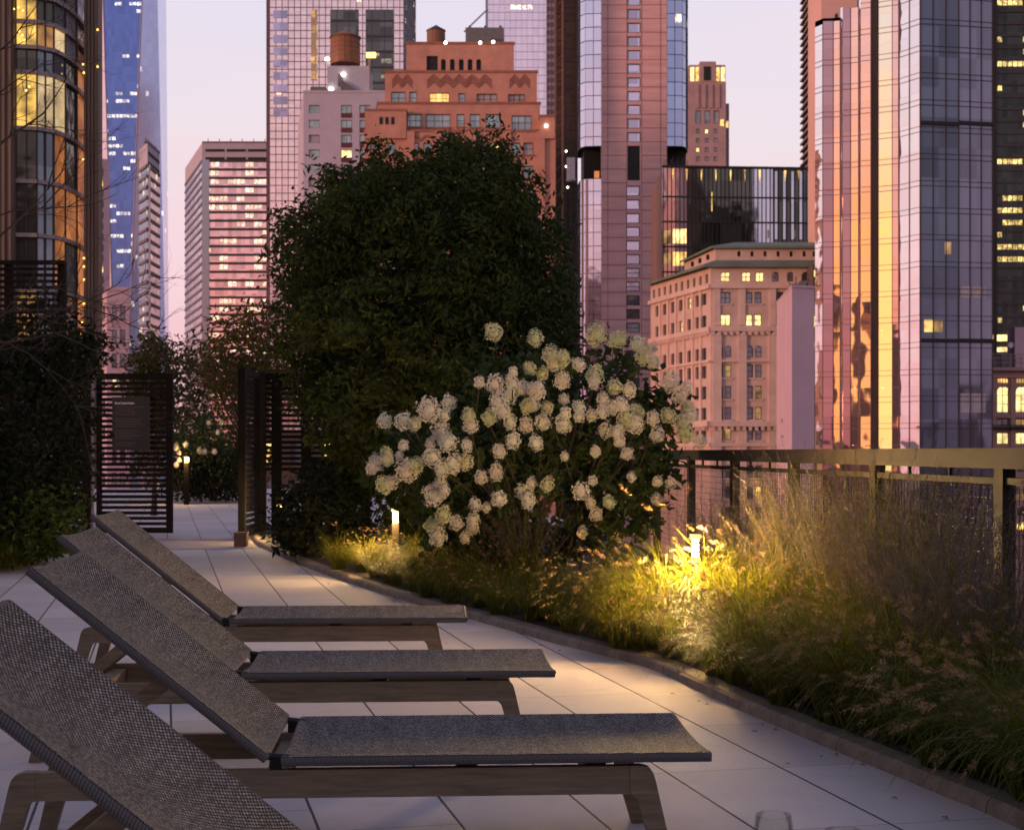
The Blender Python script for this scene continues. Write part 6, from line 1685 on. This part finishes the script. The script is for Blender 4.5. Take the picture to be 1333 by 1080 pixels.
# ================================================================ LIGHT, SKY, CAMERA
SUN_AZ, SUN_EL = 243.0, 3.5
GLOW_AZ = 231.0                       # compass bearing from the viewing direction, degrees
def world():
    w = bpy.data.worlds.new('World'); scene.world = w; w.use_nodes = True; t = w.node_tree; t.nodes.clear()
    N = lambda typ, **kw: (lambda nd: ([setattr(nd, k, v) for k, v in kw.items()], nd)[1])(t.nodes.new(typ))
    L = t.links.new
    out = N('ShaderNodeOutputWorld'); bg = N('ShaderNodeBackground'); bg2 = N('ShaderNodeBackground'); add = N('ShaderNodeAddShader')
    sky = N('ShaderNodeTexSky', sky_type='NISHITA'); sky.sun_disc = False; sky.sun_elevation = R(SUN_EL); sky.sun_rotation = R(SUN_AZ); sky.dust_density = 3.0; sky.air_density = 1.5
    L(sky.outputs[0], bg.inputs[0]); bg.inputs[1].default_value = SKY_STR
    tc = N('ShaderNodeTexCoord'); sp = N('ShaderNodeSeparateXYZ'); L(tc.outputs['Generated'], sp.inputs[0])
    def mth(op, a, b=None, clamp=False):
        nd = N('ShaderNodeMath', operation=op, use_clamp=clamp)
        for i, v in enumerate((a, b)):
            if v is None: continue
            if hasattr(v, 'is_output'): L(v, nd.inputs[i])
            else: nd.inputs[i].default_value = v
        return nd.outputs[0]
    # dusk colours by elevation, with faint streaks of cloud
    mp = N('ShaderNodeMapping'); mp.inputs['Scale'].default_value = (2.2, 2.2, 14); L(tc.outputs['Generated'], mp.inputs['Vector'])
    nz = N('ShaderNodeTexNoise'); nz.inputs['Scale'].default_value = 1.6; nz.inputs['Detail'].default_value = 5; L(mp.outputs[0], nz.inputs['Vector'])
    el = mth('ADD', sp.outputs[2], mth('MULTIPLY', mth('SUBTRACT', nz.outputs[0], .5), .10))
    r = N('ShaderNodeValToRGB'); L(el, r.inputs[0]); cr = r.color_ramp
    stops = [(0.0, (.84, .42, .46)), (.07, (.92, .56, .61)), (.13, (.94, .69, .74)), (.20, (.88, .76, .82)), (.29, (.80, .745, .87)), (.5, (.42, .42, .62)), (1.0, (.20, .22, .40))]
    while len(cr.elements) < len(stops): cr.elements.new(.5)
    for e, (p, c) in zip(cr.elements, stops): e.position = p; e.color = (*c, 1)
    # afterglow where the sun went down
    S = Vector((math.sin(R(GLOW_AZ)), math.cos(R(GLOW_AZ)), 0))
    dp = N('ShaderNodeVectorMath', operation='DOT_PRODUCT'); L(tc.outputs['Generated'], dp.inputs[0]); dp.inputs[1].default_value = S
    az = N('ShaderNodeMapRange', clamp=True); L(dp.outputs['Value'], az.inputs[0]); az.inputs[1].default_value = .35; az.inputs[2].default_value = 1.0
    a2 = mth('POWER', az.outputs[0], 2.8)
    ev = N('ShaderNodeMapRange', clamp=True); L(sp.outputs[2], ev.inputs[0]); ev.inputs[1].default_value = .32; ev.inputs[2].default_value = .0
    glow = mth('MULTIPLY', a2, mth('POWER', ev.outputs[0], 1.5), True)
    # the side of the sky away from the sunset is darker and bluer
    an = N('ShaderNodeVectorMath', operation='DOT_PRODUCT'); L(tc.outputs['Generated'], an.inputs[0]); an.inputs[1].default_value = Vector((math.sin(R(120)), math.cos(R(120)), 0))
    am = N('ShaderNodeMapRange', clamp=True); L(an.outputs['Value'], am.inputs[0]); am.inputs[1].default_value = .30; am.inputs[2].default_value = 1.0
    mx0 = N('ShaderNodeMix', data_type='RGBA'); L(mth('MULTIPLY', am.outputs[0], .75), mx0.inputs[0]); L(r.outputs[0], mx0.inputs[6]); mx0.inputs[7].default_value = (.30, .30, .44, 1)
    core = N('ShaderNodeMix', data_type='RGBA'); L(mth('POWER', a2, 2.5), core.inputs[0]); core.inputs[6].default_value = (1.12, .37, .09, 1); core.inputs[7].default_value = (1.40, .86, .33, 1)
    mx = N('ShaderNodeMix', data_type='RGBA'); L(mth('MULTIPLY', glow, GLOW, True), mx.inputs[0]); L(mx0.outputs[2], mx.inputs[6])
    L(core.outputs[2], mx.inputs[7]); L(mx.outputs[2], bg2.inputs[0]); bg2.inputs[1].default_value = DUSK
    L(bg.outputs[0], add.inputs[0]); L(bg2.outputs[0], add.inputs[1]); L(add.outputs[0], out.inputs[0])
SKY_STR, GLOW, DUSK = .004, 2.3, 1.0
world()
sl = bpy.data.lights.new('sunset_glow', 'SUN'); sl.energy = 2.1; sl.angle = R(12); sl.color = (1.0, .50, .34)
so = bpy.data.objects.new('sunset_glow', sl); COL.objects.link(so)
sd = Vector((math.sin(R(SUN_AZ)) * math.cos(R(SUN_EL)), math.cos(R(SUN_AZ)) * math.cos(R(SUN_EL)), math.sin(R(SUN_EL))))
so.rotation_euler = sd.to_track_quat('Z', 'Y').to_euler(); so.location = (0, 0, 80)

# put every building's empty at its own base
for o in list(scene.objects):
    if o.type == 'EMPTY' and o.parent is None and o.location.length < 1e-6:
        vs = []
        for c in o.children:
            if c.type == 'MESH' and len(c.data.vertices):
                L_ = c.location; vs.extend([Vector(b) + L_ for b in c.bound_box])
        if not vs: continue
        loc = Vector(((min(v.x for v in vs) + max(v.x for v in vs)) / 2, (min(v.y for v in vs) + max(v.y for v in vs)) / 2, min(v.z for v in vs)))
        o.location = loc
        for c in o.children: c.location = c.location - loc

cam = bpy.data.cameras.new('camera'); co = bpy.data.objects.new('camera', cam); COL.objects.link(co); scene.camera = co
co.location = (0, 0, EYE); co.rotation_euler = (R(90), 0, 0)
cam.sensor_fit = 'HORIZONTAL'; cam.sensor_width = 36.0; cam.lens = 36.0 * F / 1333.0
cam.shift_y = (HY - 540.0) / 1333.0; cam.shift_x = 0.0
cam.clip_start = .05; cam.clip_end = 12000
cam.dof.use_dof = True; cam.dof.focus_distance = 6.2; cam.dof.aperture_fstop = 9.0
scene.view_settings.view_transform = 'Standard'; scene.view_settings.look = 'None'; scene.view_settings.gamma = 1.0; scene.view_settings.exposure = 0.0
scene.view_settings.use_curve_mapping = False
scene.render.engine = 'CYCLES'
scene.cycles.max_bounces = 6; scene.cycles.diffuse_bounces = 3; scene.cycles.glossy_bounces = 4; scene.cycles.transparent_max_bounces = 4
scene.cycles.use_denoising = True; scene.cycles.sample_clamp_indirect = 4.0; scene.cycles.caustics_reflective = False; scene.cycles.caustics_refractive = False
